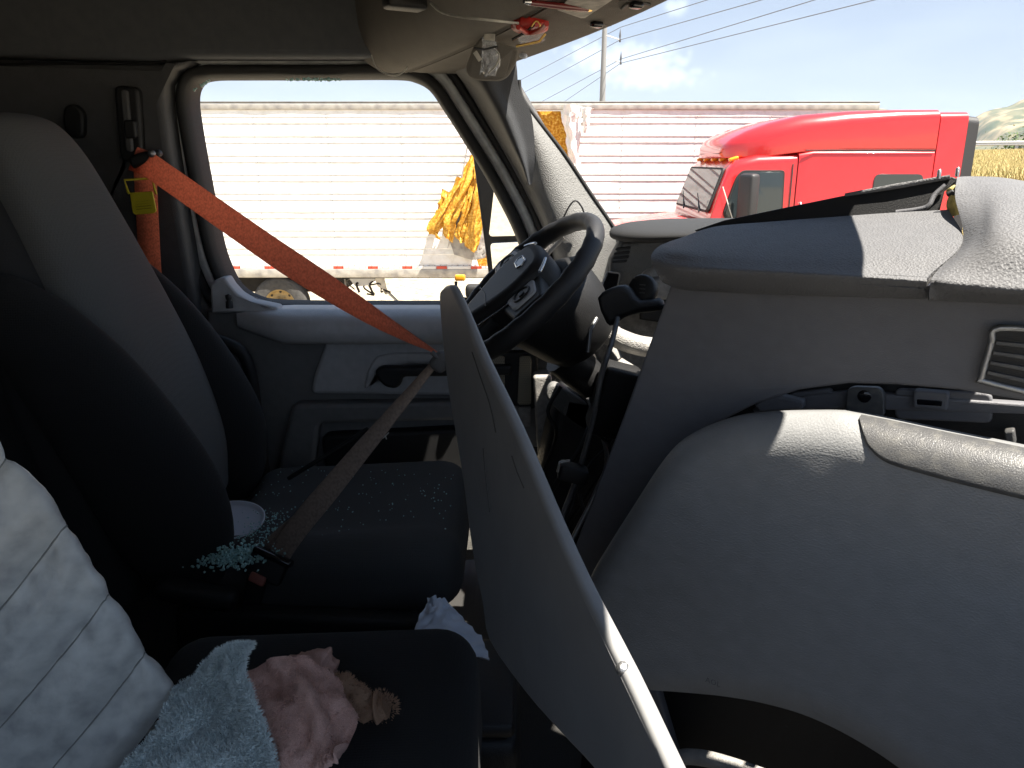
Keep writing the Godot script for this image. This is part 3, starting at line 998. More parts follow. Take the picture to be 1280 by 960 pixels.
func build_red_truck() -> void:
	var t := thing("red_truck", "red sleeper truck parked in front of the white trailer, facing left", "truck", Vector3(3.8, 0, -12.2))
	# hood
	put("hood", loft([rr_ring(1.05, 1.0, 1.55, 0.85, 0.2), rr_ring(1.15, 0.85, 1.80, 0.98, 0.22), rr_ring(1.35, 0.8, 2.02, 1.05, 0.22, 0.05, -12.2, 0.04), rr_ring(1.75, 0.8, 2.15, 1.10, 0.2, 0.05, -12.2, 0.05), rr_ring(2.3, 0.8, 2.235, 1.14, 0.18, 0.05, -12.2, 0.05), rr_ring(2.83, 0.8, 2.29, 1.16, 0.16, 0.05, -12.2, 0.05)]), M.red_paint, t)
	# cab with its greenhouse
	var cab := put("cab", loft([rr_ring(2.84, 0.8, 2.27, 1.17, 0.06), rr_ring(2.865, 0.8, 2.40, 1.165, 0.06), rr_ring(2.95, 0.8, 2.68, 1.15, 0.08), rr_ring(3.06, 0.8, 2.98, 1.13, 0.10), rr_ring(3.16, 0.8, 3.10, 1.13, 0.12), rr_ring(3.45, 0.8, 3.16, 1.14, 0.12), rr_ring(3.96, 0.8, 3.17, 1.15, 0.10)]), M.red_paint, t)
	# sleeper box
	put("sleeper", loft([rr_ring(3.97, 0.8, 3.20, 1.16, 0.08), rr_ring(4.15, 0.8, 3.22, 1.18, 0.06), rr_ring(5.74, 0.8, 3.22, 1.18, 0.06)]), M.red_paint, t)
	put("side_extender", loft([rr_ring(5.757, 0.8, 3.70, 1.175, 0.10), rr_ring(6.12, 0.8, 3.70, 1.17, 0.10)]), M.red_paint, t)
	put("rubber_edge", loft([rr_ring(6.125, 0.8, 3.66, 1.165, 0.10), rr_ring(6.27, 0.8, 3.64, 1.16, 0.10)]), M.truck_grey, t)
	# roof fairing: rises from a rounded nose over the cab
	var fr := []
	for s in [[3.06, 3.17, 3.20, 0.55, 0.02], [3.08, 3.13, 3.29, 0.72, 0.08], [3.16, 3.12, 3.38, 0.86, 0.12], [3.34, 3.13, 3.48, 0.98, 0.17], [3.62, 3.15, 3.58, 1.08, 0.22], [4.0, 3.20, 3.67, 1.15, 0.22], [4.6, 3.23, 3.715, 1.175, 0.18], [5.2, 3.23, 3.73, 1.175, 0.14], [5.745, 3.23, 3.73, 1.175, 0.12]]:
		fr.append(rr_ring(s[0], s[1], s[2], s[3], s[4], 0.02))
	put("roof_fairing", loft(fr), M.red_paint, t)
	put("body_line", rbox(Vector3(1.7, 0.012, 0.012), 0.003, Vector3(4.88, 3.222, -11.008), Basis.IDENTITY, 1), M.truck_grey, t)
	# glass: windscreen on the sloping front, with its rubber
	var a := Vector3(2.858, 2.40, -11.18)
	var b := Vector3(3.062, 2.99, -11.22)
	var n := Vector3(-(b.y - a.y), b.x - a.x, 0).normalized()
	var ws := [a, b, Vector3(b.x, b.y, -13.18), Vector3(a.x, a.y, -13.22)]
	var l1 := []
	var l2 := []
	for p in ws:
		l1.append(p + n * 0.035)
	for p in inset_loop(l1, loop_normal(l1), 0.03):
		l2.append(p + n * 0.006)
	put("windscreen_rubber", slab(rounded(l1, 0.06), -n, 0.03, 0.004), M.rubber, cab)
	put("windscreen", slab(rounded(l2, 0.05), -n, 0.01, 0.002), M.truck_screen, cab)
	# side window, door edge, sleeper window
	var zz := -11.035
	var wl := [Vector3(3.02, 2.42, zz), Vector3(3.16, 2.88, zz - 0.01), Vector3(3.24, 2.97, zz - 0.012), Vector3(3.80, 2.97, zz - 0.01), Vector3(3.82, 2.36, zz), Vector3(3.05, 2.33, zz)]
	var wi := []
	for p in inset_loop(wl, loop_normal(wl), 0.025):
		wi.append(p + Vector3(0, 0, 0.01))
	put("window_rubber", slab(rounded(wl, 0.05), Vector3.FORWARD, 0.04, 0.004), M.rubber, cab)
	put("side_window", slab(rounded(wi, 0.04), Vector3.FORWARD, 0.012, 0.002), M.truck_glass, cab)
	put("door_gap", rbox(Vector3(0.014, 2.1, 0.01), 0.002, Vector3(3.90, 2.0, -11.045), Basis.IDENTITY, 1), M.rubber, cab)
	put("sleeper_window", slab(rounded([Vector3(4.98, 2.55, -11.008), Vector3(4.98, 2.92, -11.008), Vector3(5.63, 2.92, -11.008), Vector3(5.63, 2.55, -11.008)], 0.08), Vector3.FORWARD, 0.03, 0.003), M.truck_glass, t)
	put("door_handle", rbox(Vector3(0.16, 0.05, 0.04), 0.015, Vector3(3.72, 2.16, -11.03), Basis.IDENTITY, 2), M.truck_grey, cab)
	put("grab_rail", tube([Vector3(4.03, 1.4, -11.0), Vector3(4.03, 1.45, -10.96), Vector3(4.03, 2.5, -10.96), Vector3(4.03, 2.55, -11.0)], 0.018, 8), M.steel, cab)
	# amber lamps over the windscreen
	for z in [-11.25, -11.75, -12.2, -12.65, -13.1]:
		put("marker_lamp", rbox(Vector3(0.13, 0.045, 0.09), 0.018, Vector3(3.16, 3.115, z), Basis(Vector3.FORWARD, -0.3), 2), M.amber, t)
	# mirrors on both doors
	for s in [1.0, -1.0]:
		var z: float = -12.2 + s * 1.38
		var mr := put("mirror", rbox(Vector3(0.16, 0.62, 0.26), 0.05, Vector3(3.27, 2.62, z), Basis(Vector3.UP, s * 0.5), 3), M.truck_grey, t)
		put("mirror_arm", tube([Vector3(3.27, 2.34, z), Vector3(3.27, 2.25, z - s * 0.08), Vector3(3.25, 2.22, z - s * 0.24)], 0.025, 6), M.truck_grey, mr)
	# wipers
	for z in [-11.5, -12.5]:
		put("wiper", tube([Vector3(2.80, 2.40, z), Vector3(2.86, 2.52, z - 0.3), Vector3(2.90, 2.63, z - 0.55)], 0.012, 5), M.rubber, t)
	put("aerial", tube([Vector3(2.963, 2.761, -10.95), Vector3(3.075, 2.442, -10.9), Vector3(3.173, 2.191, -10.9)], 0.008, 5), M.paper, t)
	# wheels and lower fairing (mostly hidden behind the dashboard)
	for wx in [1.75, 5.0]:
		for z in [-11.16, -13.24]:
			var side := 1.0 if z > -12 else -1.0
			var w := put("wheel", lathe([Vector2(0.28, -0.12), Vector2(0.28, 0.12), Vector2(0.2, 0.04), Vector2(0.1, 0.06), Vector2(0.001, 0.12)], Vector3(wx, 0.5, z), Vector3(0, 0, side), 20), M.steel, t)
			put("tyre", lathe([Vector2(0.28, -0.13), Vector2(0.47, -0.14), Vector2(0.52, -0.08), Vector2(0.52, 0.08), Vector2(0.47, 0.14), Vector2(0.28, 0.13)], Vector3(wx, 0.5, z), Vector3(0, 0, side), 24, false), M.tyre, w)
	t.position += Vector3(-0.18, 0, 0.45)

# ================================================================ our own cab
func header_x(z: float) -> float:
	return 0.365 - (0.345 * pow((z + 1.05) / 1.05, 2) if z < -1.05 else 0.05 * smoothstep(-1.05, -0.6, z))

func header_y(z: float) -> float:
	return 3.345 + 0.05 * (1 - pow((z + 1.05) / 1.05, 2))

func add_box(st: SurfaceTool, lo: Vector3, hi: Vector3, r := 0.01) -> void:
	add_rbox(st, (hi - lo).abs(), r, Transform3D(Basis.IDENTITY, (lo + hi) * 0.5), 1)

func box(lo: Vector3, hi: Vector3, r := 0.01) -> ArrayMesh:
	var st := begin()
	add_box(st, lo, hi, r)
	return done(st)

func ring_strip(loops: Array) -> ArrayMesh:
	var st := begin()
	add_grid(st, loops, true, 0)
	return done(st)

func offset_ring(w: Array, d: float, z: float) -> Array:
	var out := []
	for p in inset_loop(w, loop_normal(w), -d):
		out.append(Vector3(p.x, p.y, z))
	return out

func build_cab() -> void:
	var t := thing("truck_cab", "dark grey interior of a wrecked truck cab seen from the passenger door", "truck cab", Vector3(0, 1.75, -1.05))
	# shell
	put("floor", box(Vector3(-2.3, 1.70, -2.42), Vector3(0.95, 1.80, 0.32)), M.carpet, t)
	put("rear_wall", box(Vector3(-2.4, 1.70, -2.42), Vector3(-2.3, 3.7, 0.32)), M.liner_dark, t)
	put("side_wall", box(Vector3(-2.3, 1.80, -2.42), Vector3(-1.42, 3.55, -2.24)), M.liner_dark, t)
	put("side_wall", box(Vector3(-2.3, 1.80, 0.2), Vector3(-0.80, 3.55, 0.32)), M.liner_dark, t)
	put("side_wall", box(Vector3(-0.80, 3.47, 0.2), Vector3(0.1, 3.55, 0.32)), M.liner_dark, t)
	put("added_light_blocker", box(Vector3(-0.80, 1.80, 0.22), Vector3(0.95, 2.62, 0.32)), M.door_dark, t)  # unseen slab added behind the camera to darken the cabin
	put("outer_skin", box(Vector3(-3.3, 1.2, -2.52), Vector3(-0.98, 3.75, -2.43), 0.03), M.cab_paint, t)
	put("fire_wall", box(Vector3(0.95, 1.70, -2.42), Vector3(1.05, 2.78, 0.32)), M.black, t)
	put("cowl", box(Vector3(0.80, 2.72, -2.3), Vector3(1.35, 2.80, 0.3)), M.black, t)
	# roof with its bowed front edge
	var rings := []
	for k in 15:
		var z := lerpf(-2.42, 0.32, k / 14.0)
		var hx := header_x(clampf(z, -2.2, 0.1)) - 0.05
		rings.append([Vector3(-2.4, 3.54, z), Vector3(hx, 3.54, z), Vector3(hx, 3.62, z), Vector3(-2.4, 3.62, z)])
	put("roof", loft(rings, true, 0xFFFFFFFF), M.liner_dark, t)
	# head lining panel over the windscreen and the rounded shelf behind it
	var front := []
	var back := []
	for k in 25:
		var z := lerpf(-2.24, 0.2, k / 24.0)
		var hx := header_x(z)
		var y := header_y(z)
		front.append(spline([Vector3(hx, y, z), Vector3(hx + 0.022, y + 0.03, z), Vector3(hx - 0.03, y + 0.17, z), Vector3(hx - 0.195, y + 0.17, z), Vector3(hx - 0.20, y + 0.012, z), Vector3(hx - 0.19, y - 0.002, z), Vector3(hx - 0.11, y - 0.006, z), Vector3(hx - 0.02, y - 0.006, z)], 3, true))
		back.append(spline([Vector3(hx - 0.21, y + 0.012, z), Vector3(hx - 0.218, y - 0.002, z), Vector3(hx - 0.26, y - 0.004, z), Vector3(hx - 0.31, y + 0.018, z), Vector3(hx - 0.345, y + 0.06, z), Vector3(hx - 0.36, y + 0.12, z), Vector3(hx - 0.35, y + 0.19, z), Vector3(hx - 0.21, y + 0.19, z)], 3, true))
	put("header_panel", loft(front), M.liner, t)
	put("overhead_shelf", loft(back), M.liner, t)
	# side trim above the window and on the rear pillar
	put("roof_rail_trim", slab([Vector3(-2.104, 3.786, -2.19), Vector3(0.119, 3.786, -2.19), Vector3(-0.063, 3.367, -2.19), Vector3(-0.137, 3.355, -2.19), Vector3(-0.2, 3.363, -2.19), Vector3(-0.295, 3.361, -2.19), Vector3(-0.506, 3.36, -2.19), Vector3(-0.854, 3.361, -2.19), Vector3(-0.929, 3.351, -2.19), Vector3(-2.227, 3.386, -2.19)], Vector3.FORWARD, 0.1, 0.02, 4), M.liner_dark, t)
	var bp := [Vector3(-2.239, 3.38, -2.2), Vector3(-0.938, 3.345, -2.2), Vector3(-0.856, 3.354, -2.2), Vector3(-0.906, 3.333, -2.2), Vector3(-0.934, 3.297, -2.2), Vector3(-0.94, 3.245, -2.2), Vector3(-0.938, 3.142, -2.2), Vector3(-0.932, 2.993, -2.2), Vector3(-0.921, 2.805, -2.2), Vector3(-0.911, 2.606, -2.2), Vector3(-0.91, 2.36, -2.2), Vector3(-0.938, 2.016, -2.2), Vector3(-2.658, 2.016, -2.2)]
	put("rear_pillar_trim", slab(bp, Vector3.FORWARD, 0.1, 0.018, 4), M.trim_dark, t)
	put("pillar_seam", tube([Vector3(-1.572, 3.341, -2.2), Vector3(-1.231, 3.345, -2.2), Vector3(-0.942, 3.347, -2.2), Vector3(-0.916, 3.351, -2.2)], 0.004, 5), M.black, t)
	# belt height slider on the pillar
	var sl := put("belt_slider", slab(rounded([Vector3(-1.052, 3.29, -2.17), Vector3(-0.987, 3.286, -2.17), Vector3(-1, 3.1, -2.17), Vector3(-1.061, 3.092, -2.17)], 0.02), Vector3.FORWARD, 0.03, 0.008), M.black, t)
	put("slider_rail", slab(rounded([Vector3(-1.028, 3.277, -2.155), Vector3(-1.011, 3.277, -2.155), Vector3(-1.018, 3.121, -2.155), Vector3(-1.035, 3.121, -2.155)], 0.008), Vector3.FORWARD, 0.016, 0.004), M.trim_dark, sl)
	put("slider_button", slab(rounded([Vector3(-1.03, 3.202, -2.15), Vector3(-0.998, 3.202, -2.15), Vector3(-1, 3.157, -2.15), Vector3(-1.03, 3.153, -2.15)], 0.01), Vector3.FORWARD, 0.02, 0.005), M.black, sl)
	put("coat_hook", slab(rounded([Vector3(-1.2, 3.235, -2.18), Vector3(-1.168, 3.247, -2.18), Vector3(-1.146, 3.223, -2.18), Vector3(-1.156, 3.158, -2.18), Vector3(-1.191, 3.154, -2.18), Vector3(-1.208, 3.183, -2.18)], 0.02), Vector3.FORWARD, 0.03, 0.008), M.black, t)
	put("pillar_foot", box(Vector3(-1.45, 1.80, -2.36), Vector3(-0.86, 2.42, -2.2)), M.trim_dark, t)
	# window opening: rubber, painted flange, second rubber, trim
	var w := spline([Vector3(-0.703, 2.686, -2.27), Vector3(-0.78, 2.7, -2.27), Vector3(-0.827, 2.734, -2.27), Vector3(-0.854, 2.795, -2.27), Vector3(-0.871, 2.876, -2.27), Vector3(-0.886, 3.034, -2.27), Vector3(-0.897, 3.175, -2.27), Vector3(-0.899, 3.26, -2.27), Vector3(-0.884, 3.301, -2.27), Vector3(-0.85, 3.316, -2.27), Vector3(-0.748, 3.318, -2.27), Vector3(-0.528, 3.318, -2.27), Vector3(-0.334, 3.319, -2.27), Vector3(-0.275, 3.311, -2.27), Vector3(-0.23, 3.285, -2.27), Vector3(-0.189, 3.228, -2.27), Vector3(-0.135, 3.145, -2.27), Vector3(-0.08, 3.058, -2.27), Vector3(-0.034, 2.976, -2.27), Vector3(0.005, 2.897, -2.27), Vector3(0.033, 2.816, -2.27), Vector3(0.04, 2.736, -2.27), Vector3(0.019, 2.688, -2.27), Vector3(-0.191, 2.683, -2.27), Vector3(-0.453, 2.683, -2.27)], 4, true)
	var body := [[0.0, -2.36, 0.0, -2.30, 0.008, -2.268, 0.022, -2.258, 0.036, -2.266, 0.04, -2.30]]
	put("glass_run", ring_strip([offset_ring(w, 0, -2.36), offset_ring(w, 0, -2.295), offset_ring(w, 0.008, -2.268), offset_ring(w, 0.020, -2.258), offset_ring(w, 0.032, -2.266), offset_ring(w, 0.036, -2.31)]), M.rubber, t)
	put("door_flange", ring_strip([offset_ring(w, 0.034, -2.30), offset_ring(w, 0.040, -2.284), offset_ring(w, 0.062, -2.280), offset_ring(w, 0.066, -2.32)]), M.cab_paint, t)
	put("body_seal", ring_strip([offset_ring(w, 0.064, -2.32), offset_ring(w, 0.066, -2.275), offset_ring(w, 0.072, -2.255), offset_ring(w, 0.082, -2.255), offset_ring(w, 0.088, -2.29)]), M.rubber, t)
	put("opening_trim", ring_strip([offset_ring(w, 0.086, -2.30), offset_ring(w, 0.087, -2.262), offset_ring(w, 0.095, -2.244), offset_ring(w, 0.112, -2.236), offset_ring(w, 0.135, -2.26), offset_ring(w, 0.22, -2.33)]), M.trim_grey, t)
	# splinters of the broken side glass left in the top run
	var st := begin()
	var r2 := RandomNumberGenerator.new()
	r2.seed = 9
	for k in 46:
		var f := pow(r2.randf(), 0.8)
		var p := Vector3(-0.635, 3.314, -2.275).lerp(Vector3(-0.477, 3.314, -2.275), f) if k < 34 else Vector3(-0.886, 3.283, -2.275).lerp(Vector3(-0.834, 3.312, -2.275), f)
		add_rbox(st, Vector3(0.004 + r2.randf() * 0.007, 0.003 + r2.randf() * 0.006, 0.005), 0.001, Transform3D(Basis(Vector3.FORWARD, r2.randf() * 3).rotated(Vector3.UP, r2.randf()), p + Vector3(0, -0.002 * r2.randf(), 0)), 1)
	var gs := put("glass_splinters", done(st), M.crumb, t)
	gs.set_meta("kind", "stuff")
	# front pillar: a broad grained trim that turns towards the windscreen
	var ap := [
		[Vector3(-0.274, 3.421, -2.24), Vector3(-0.17, 3.41, -2.22), Vector3(-0.046, 3.396, -2.2), Vector3(-0.004, 3.394, -2.22)],
		[Vector3(-0.182, 3.37, -2.25), Vector3(-0.09, 3.359, -2.22), Vector3(-0.025, 3.343, -2.19), Vector3(0.006, 3.339, -2.22)],
		[Vector3(-0.127, 3.293, -2.25), Vector3(-0.06, 3.287, -2.22), Vector3(-0.013, 3.28, -2.19), Vector3(0.015, 3.28, -2.21)],
		[Vector3(-0.084, 3.223, -2.25), Vector3(-0.013, 3.225, -2.21), Vector3(0.026, 3.227, -2.18), Vector3(0.048, 3.229, -2.21)],
		[Vector3(-0.018, 3.113, -2.25), Vector3(0.026, 3.117, -2.2), Vector3(0.078, 3.121, -2.175), Vector3(0.138, 3.121, -2.21)],
		[Vector3(0.045, 3, -2.25), Vector3(0.069, 3.007, -2.19), Vector3(0.127, 3.014, -2.17), Vector3(0.216, 3.014, -2.21)],
		[Vector3(0.101, 2.883, -2.25), Vector3(0.116, 2.896, -2.18), Vector3(0.181, 2.907, -2.16), Vector3(0.291, 2.909, -2.21)],
		[Vector3(0.14, 2.763, -2.25), Vector3(0.149, 2.786, -2.17), Vector3(0.196, 2.805, -2.15), Vector3(0.311, 2.859, -2.22)],
		[Vector3(0.172, 2.62, -2.25), Vector3(0.174, 2.65, -2.16), Vector3(0.199, 2.671, -2.14), Vector3(0.258, 2.719, -2.2)],
		[Vector3(0.183, 2.521, -2.25), Vector3(0.185, 2.556, -2.16), Vector3(0.204, 2.573, -2.14), Vector3(0.236, 2.611, -2.18)]]
	put("front_pillar_trim", sheet(facing(surface(ap, 6, 5)), func(_u, _v): return 0.0, 0.03), M.pillar, t)
	put("pillar_cover", sheet(facing(surface([
		[Vector3(-0.283, 3.434, -2.2), Vector3(-0.165, 3.417, -2.16), Vector3(-0.083, 3.405, -2.16), Vector3(0.002, 3.398, -2.16)],
		[Vector3(-0.197, 3.367, -2.22), Vector3(-0.103, 3.353, -2.14), Vector3(-0.041, 3.346, -2.14), Vector3(0.012, 3.334, -2.14)],
		[Vector3(-0.125, 3.295, -2.22), Vector3(-0.071, 3.284, -2.14), Vector3(-0.025, 3.28, -2.14), Vector3(0.019, 3.276, -2.14)],
		[Vector3(-0.078, 3.223, -2.22), Vector3(-0.034, 3.219, -2.14), Vector3(0.008, 3.221, -2.14), Vector3(0.048, 3.223, -2.14)],
		[Vector3(-0.031, 3.144, -2.22), Vector3(0, 3.145, -2.14), Vector3(0.034, 3.149, -2.14), Vector3(0.059, 3.155, -2.14)],
		[Vector3(0.009, 3.083, -2.21), Vector3(0.026, 3.086, -2.14), Vector3(0.043, 3.088, -2.14), Vector3(0.06, 3.092, -2.14)],
		[Vector3(0.038, 3.034, -2.2), Vector3(0.043, 3.036, -2.15), Vector3(0.05, 3.036, -2.15), Vector3(0.054, 3.038, -2.15)]], 5, 5)), func(_u, _v): return 0.0, 0.012), M.pillar_dark, t)
	put("trim_cut", tube(spline([Vector3(0.125, 2.89, -2.135), Vector3(0.139, 2.946, -2.135), Vector3(0.158, 2.984, -2.135), Vector3(0.173, 2.994, -2.135), Vector3(0.188, 2.979, -2.135), Vector3(0.197, 2.958, -2.135)], 5), 0.0025, 5), M.black, t)
	put("pillar_edge", tube(spline([Vector3(0.019, 3.306, -2.21), Vector3(0.024, 3.27, -2.21), Vector3(0.052, 3.227, -2.21), Vector3(0.141, 3.119, -2.21), Vector3(0.218, 3.012, -2.21), Vector3(0.294, 2.907, -2.21), Vector3(0.311, 2.873, -2.21), Vector3(0.259, 2.718, -2.21), Vector3(0.225, 2.604, -2.21)], 5), 0.006, 6), M.rubber, t)
	put("pillar_handle", tube(spline([Vector3(0.128, 2.912, -2.08), Vector3(0.107, 2.891, -2.08), Vector3(0.06, 2.84, -2.08), Vector3(0, 2.775, -2.08), Vector3(-0.048, 2.714, -2.08), Vector3(-0.061, 2.678, -2.08)], 5), 0.020, 10), M.beige, t)
	# string looped on the trim above the window
	put("string", tube(spline([Vector3(-0.367, 3.363, -2.17), Vector3(-0.356, 3.333, -2.17), Vector3(-0.328, 3.316, -2.17), Vector3(-0.301, 3.314, -2.17), Vector3(-0.277, 3.33, -2.17), Vector3(-0.263, 3.363, -2.17)], 5), 0.0022, 5), M.paper, t)
	build_door(t)
	build_handle()

func build_door(t: Node3D) -> void:
	var d := put("door", slab([Vector3(-0.884, 2.682, -2.2), Vector3(-0.787, 2.682, -2.2), Vector3(0.139, 2.682, -2.2), Vector3(0.144, 2.41, -2.2), Vector3(0.122, 2.257, -2.2), Vector3(-0.098, 2.257, -2.2), Vector3(-0.102, 1.876, -2.2), Vector3(-0.204, 1.865, -2.2), Vector3(-0.255, 1.865, -2.2), Vector3(-0.864, 1.905, -2.2), Vector3(-0.945, 1.905, -2.2), Vector3(-0.899, 2.46, -2.2)], Vector3.FORWARD, 0.07, 0.012), M.door_dark, t)
	# ledge under the window
	var prof := [Vector2(-2.24, 0.004), Vector2(-2.16, 0.004), Vector2(-2.112, -0.004), Vector2(-2.094, -0.020), Vector2(-2.088, -0.045), Vector2(-2.092, -0.070), Vector2(-2.11, -0.084), Vector2(-2.2, -0.088)]
	var yt: float = Vector3(-0.564, 2.687, -2.235).y
	var rings := []
	for k in 14:
		var f := k / 13.0
		var x := lerpf(Vector3(-0.789, 2.674, -2.1).x, Vector3(0.177, 2.674, -2.1).x, f)
		var q := clampf(f * 8, 0.25, 1)
		var ring := []
		for p in prof:
			ring.append(Vector3(x, yt + p.y * lerpf(0.5, 1, q), lerpf(-2.2, p.x, q)))
		rings.append(ring)
	put("ledge", loft(rings), M.door_grey, d)
	put("corner_trim", slab(rounded([Vector3(-0.853, 2.762, -2.165), Vector3(-0.833, 2.778, -2.165), Vector3(-0.808, 2.782, -2.165), Vector3(-0.797, 2.76, -2.165), Vector3(-0.777, 2.735, -2.165), Vector3(-0.745, 2.714, -2.165), Vector3(-0.671, 2.698, -2.165), Vector3(-0.661, 2.68, -2.165), Vector3(-0.858, 2.68, -2.165)], 0.006, 2), Vector3.FORWARD, 0.06, 0.008), M.door_grey, d)
	put("lock_knob", lathe([Vector2(0.010, 0), Vector2(0.009, 0.018), Vector2(0.006, 0.022), Vector2(0.008, 0.027), Vector2(0.009, 0.036), Vector2(0.001, 0.040)], Vector3(-0.794, 2.7, -2.14), Vector3.UP, 10), M.black, d)
	put("inset_panel", slab(rounded([Vector3(-0.531, 2.61, -2.172), Vector3(0.035, 2.603, -2.172), Vector3(0.035, 2.429, -2.172), Vector3(-0.594, 2.437, -2.172), Vector3(-0.581, 2.493, -2.172)], 0.02), Vector3.FORWARD, 0.05, 0.012), M.door_grey, d)
	put("inset_bevel", slab(rounded([Vector3(-0.393, 2.554, -2.158), Vector3(-0.341, 2.564, -2.158), Vector3(0.035, 2.564, -2.158), Vector3(0.035, 2.54, -2.158), Vector3(-0.324, 2.538, -2.158), Vector3(-0.38, 2.521, -2.158), Vector3(-0.416, 2.458, -2.158), Vector3(-0.433, 2.458, -2.158), Vector3(-0.418, 2.516, -2.158)], 0.012), Vector3.FORWARD, 0.05, 0.006), M.door_grey, d)
	put("pull_handle", slab(rounded([Vector3(-0.392, 2.522, -2.12), Vector3(-0.374, 2.533, -2.12), Vector3(0, 2.538, -2.12), Vector3(0, 2.507, -2.12), Vector3(-0.313, 2.503, -2.12), Vector3(-0.319, 2.479, -2.12), Vector3(-0.335, 2.467, -2.12), Vector3(-0.363, 2.472, -2.12), Vector3(-0.389, 2.498, -2.12)], 0.012), Vector3.FORWARD, 0.035, 0.010), M.black, d)
	put("map_pocket", slab(rounded([Vector3(-0.644, 2.411, -2.15), Vector3(0.035, 2.421, -2.15), Vector3(0.035, 2.367, -2.15), Vector3(-0.571, 2.352, -2.15), Vector3(-0.603, 2.173, -2.15), Vector3(-0.655, 2.068, -2.15), Vector3(-0.733, 2.068, -2.15), Vector3(-0.686, 2.276, -2.15)], 0.02), Vector3.FORWARD, 0.06, 0.012), M.door_dark, d)
	put("pocket_panel", slab(rounded([Vector3(-0.66, 2.352, -2.165), Vector3(-0.599, 2.347, -2.165), Vector3(-0.587, 2.255, -2.165), Vector3(-0.632, 2.167, -2.165), Vector3(-0.68, 2.167, -2.165)], 0.01), Vector3.FORWARD, 0.05, 0.006), M.knee_trim, d)
	put("lower_panel", slab(rounded([Vector3(-0.572, 2.311, -2.16), Vector3(-0.095, 2.336, -2.16), Vector3(-0.1, 1.927, -2.16), Vector3(-0.549, 1.927, -2.16)], 0.03), Vector3.FORWARD, 0.06, 0.012), M.black, d)
	# speaker: sunlit stripes of its cover as strips, shade painted as black plate
	var sp := put("speaker_shade_plate", slab(rounded([Vector3(-0.092, 2.571, -2.15), Vector3(0.074, 2.571, -2.15), Vector3(0.075, 2.397, -2.15), Vector3(-0.094, 2.397, -2.15)], 0.02), Vector3.FORWARD, 0.06, 0.008), M.black, d)
	for q in [[Vector3(-0.057, 2.559, -2.14), Vector3(-0.021, 2.559, -2.14), Vector3(-0.021, 2.415, -2.14), Vector3(-0.065, 2.415, -2.14)], [Vector3(0.021, 2.559, -2.14), Vector3(0.055, 2.559, -2.14), Vector3(0.056, 2.415, -2.14), Vector3(0.016, 2.415, -2.14)]]:
		var gp := put("lit_grille_strip", slab(rounded(q, 0.008), Vector3.FORWARD, 0.02, 0.002), M.lit_grille_strip, sp)
		# perforations
		var st := begin()
		var lo: Vector3 = q[3]
		var hi: Vector3 = q[1]
		var nx := 7
		var ny := 26
		for i in nx:
			for j in ny:
				var p := Vector3(lerpf(lo.x, hi.x, (i + 0.5 + 0.5 * (j % 2)) / (nx + 0.5)), lerpf(lo.y, hi.y, (j + 0.7) / (ny + 0.4)), -2.1394)
				var ring := []
				for k in 5:
					ring.append(p + Vector3(cos(TAU * k / 5.0), sin(TAU * k / 5.0), 0) * 0.0013)
				add_fan(st, ring, true)
		var pf := put("perforations", done(st), M.black, sp)
		pf.set_meta("kind", "stuff")
	put("switch_plate", slab(rounded([Vector3(0.019, 2.405, -2.14), Vector3(0.056, 2.407, -2.14), Vector3(0.054, 2.345, -2.14), Vector3(0.021, 2.345, -2.14)], 0.006), Vector3.FORWARD, 0.02, 0.003), M.beige, d)
	put("kick_panel", slab(rounded([Vector3(0.059, 2.513, -2.1), Vector3(0.113, 2.513, -2.1), Vector3(0.121, 2.296, -2.1), Vector3(0.116, 2.18, -2.1), Vector3(0.085, 2.18, -2.1), Vector3(0.074, 2.296, -2.1)], 0.012), Vector3.FORWARD, 0.08, 0.008), M.beige, t)
	put("sill_plate", slab([Vector3(-0.227, 2.155, -2.12), Vector3(-0.067, 2.155, -2.12), Vector3(-0.069, 1.951, -2.12), Vector3(-0.232, 1.951, -2.12)], Vector3.FORWARD, 0.05, 0.006), M.sill_plate, t)
	put("step_panel", box(Vector3(-0.02, 1.80, -2.40), Vector3(0.95, 2.35, -2.30)), M.black, t)
	put("step_panel", box(Vector3(-0.95, 1.80, -2.40), Vector3(-0.22, 2.1, -2.30)), M.black, t)

func build_handle() -> void:
	var o := put("grab_handle", tube(spline([Vector3(-0.973, 2.653, -2.16), Vector3(-0.92, 2.66, -2.08), Vector3(-0.868, 2.638, -2.07), Vector3(-0.789, 2.615, -2.07), Vector3(-0.746, 2.586, -2.07), Vector3(-0.728, 2.521, -2.07), Vector3(-0.723, 2.38, -2.07), Vector3(-0.718, 2.208, -2.07), Vector3(-0.72, 2.106, -2.07)], 6), 0.0175, 10), M.black, self)
	tag(o, "bent black grab handle between the driver's seat and the door", "handle")

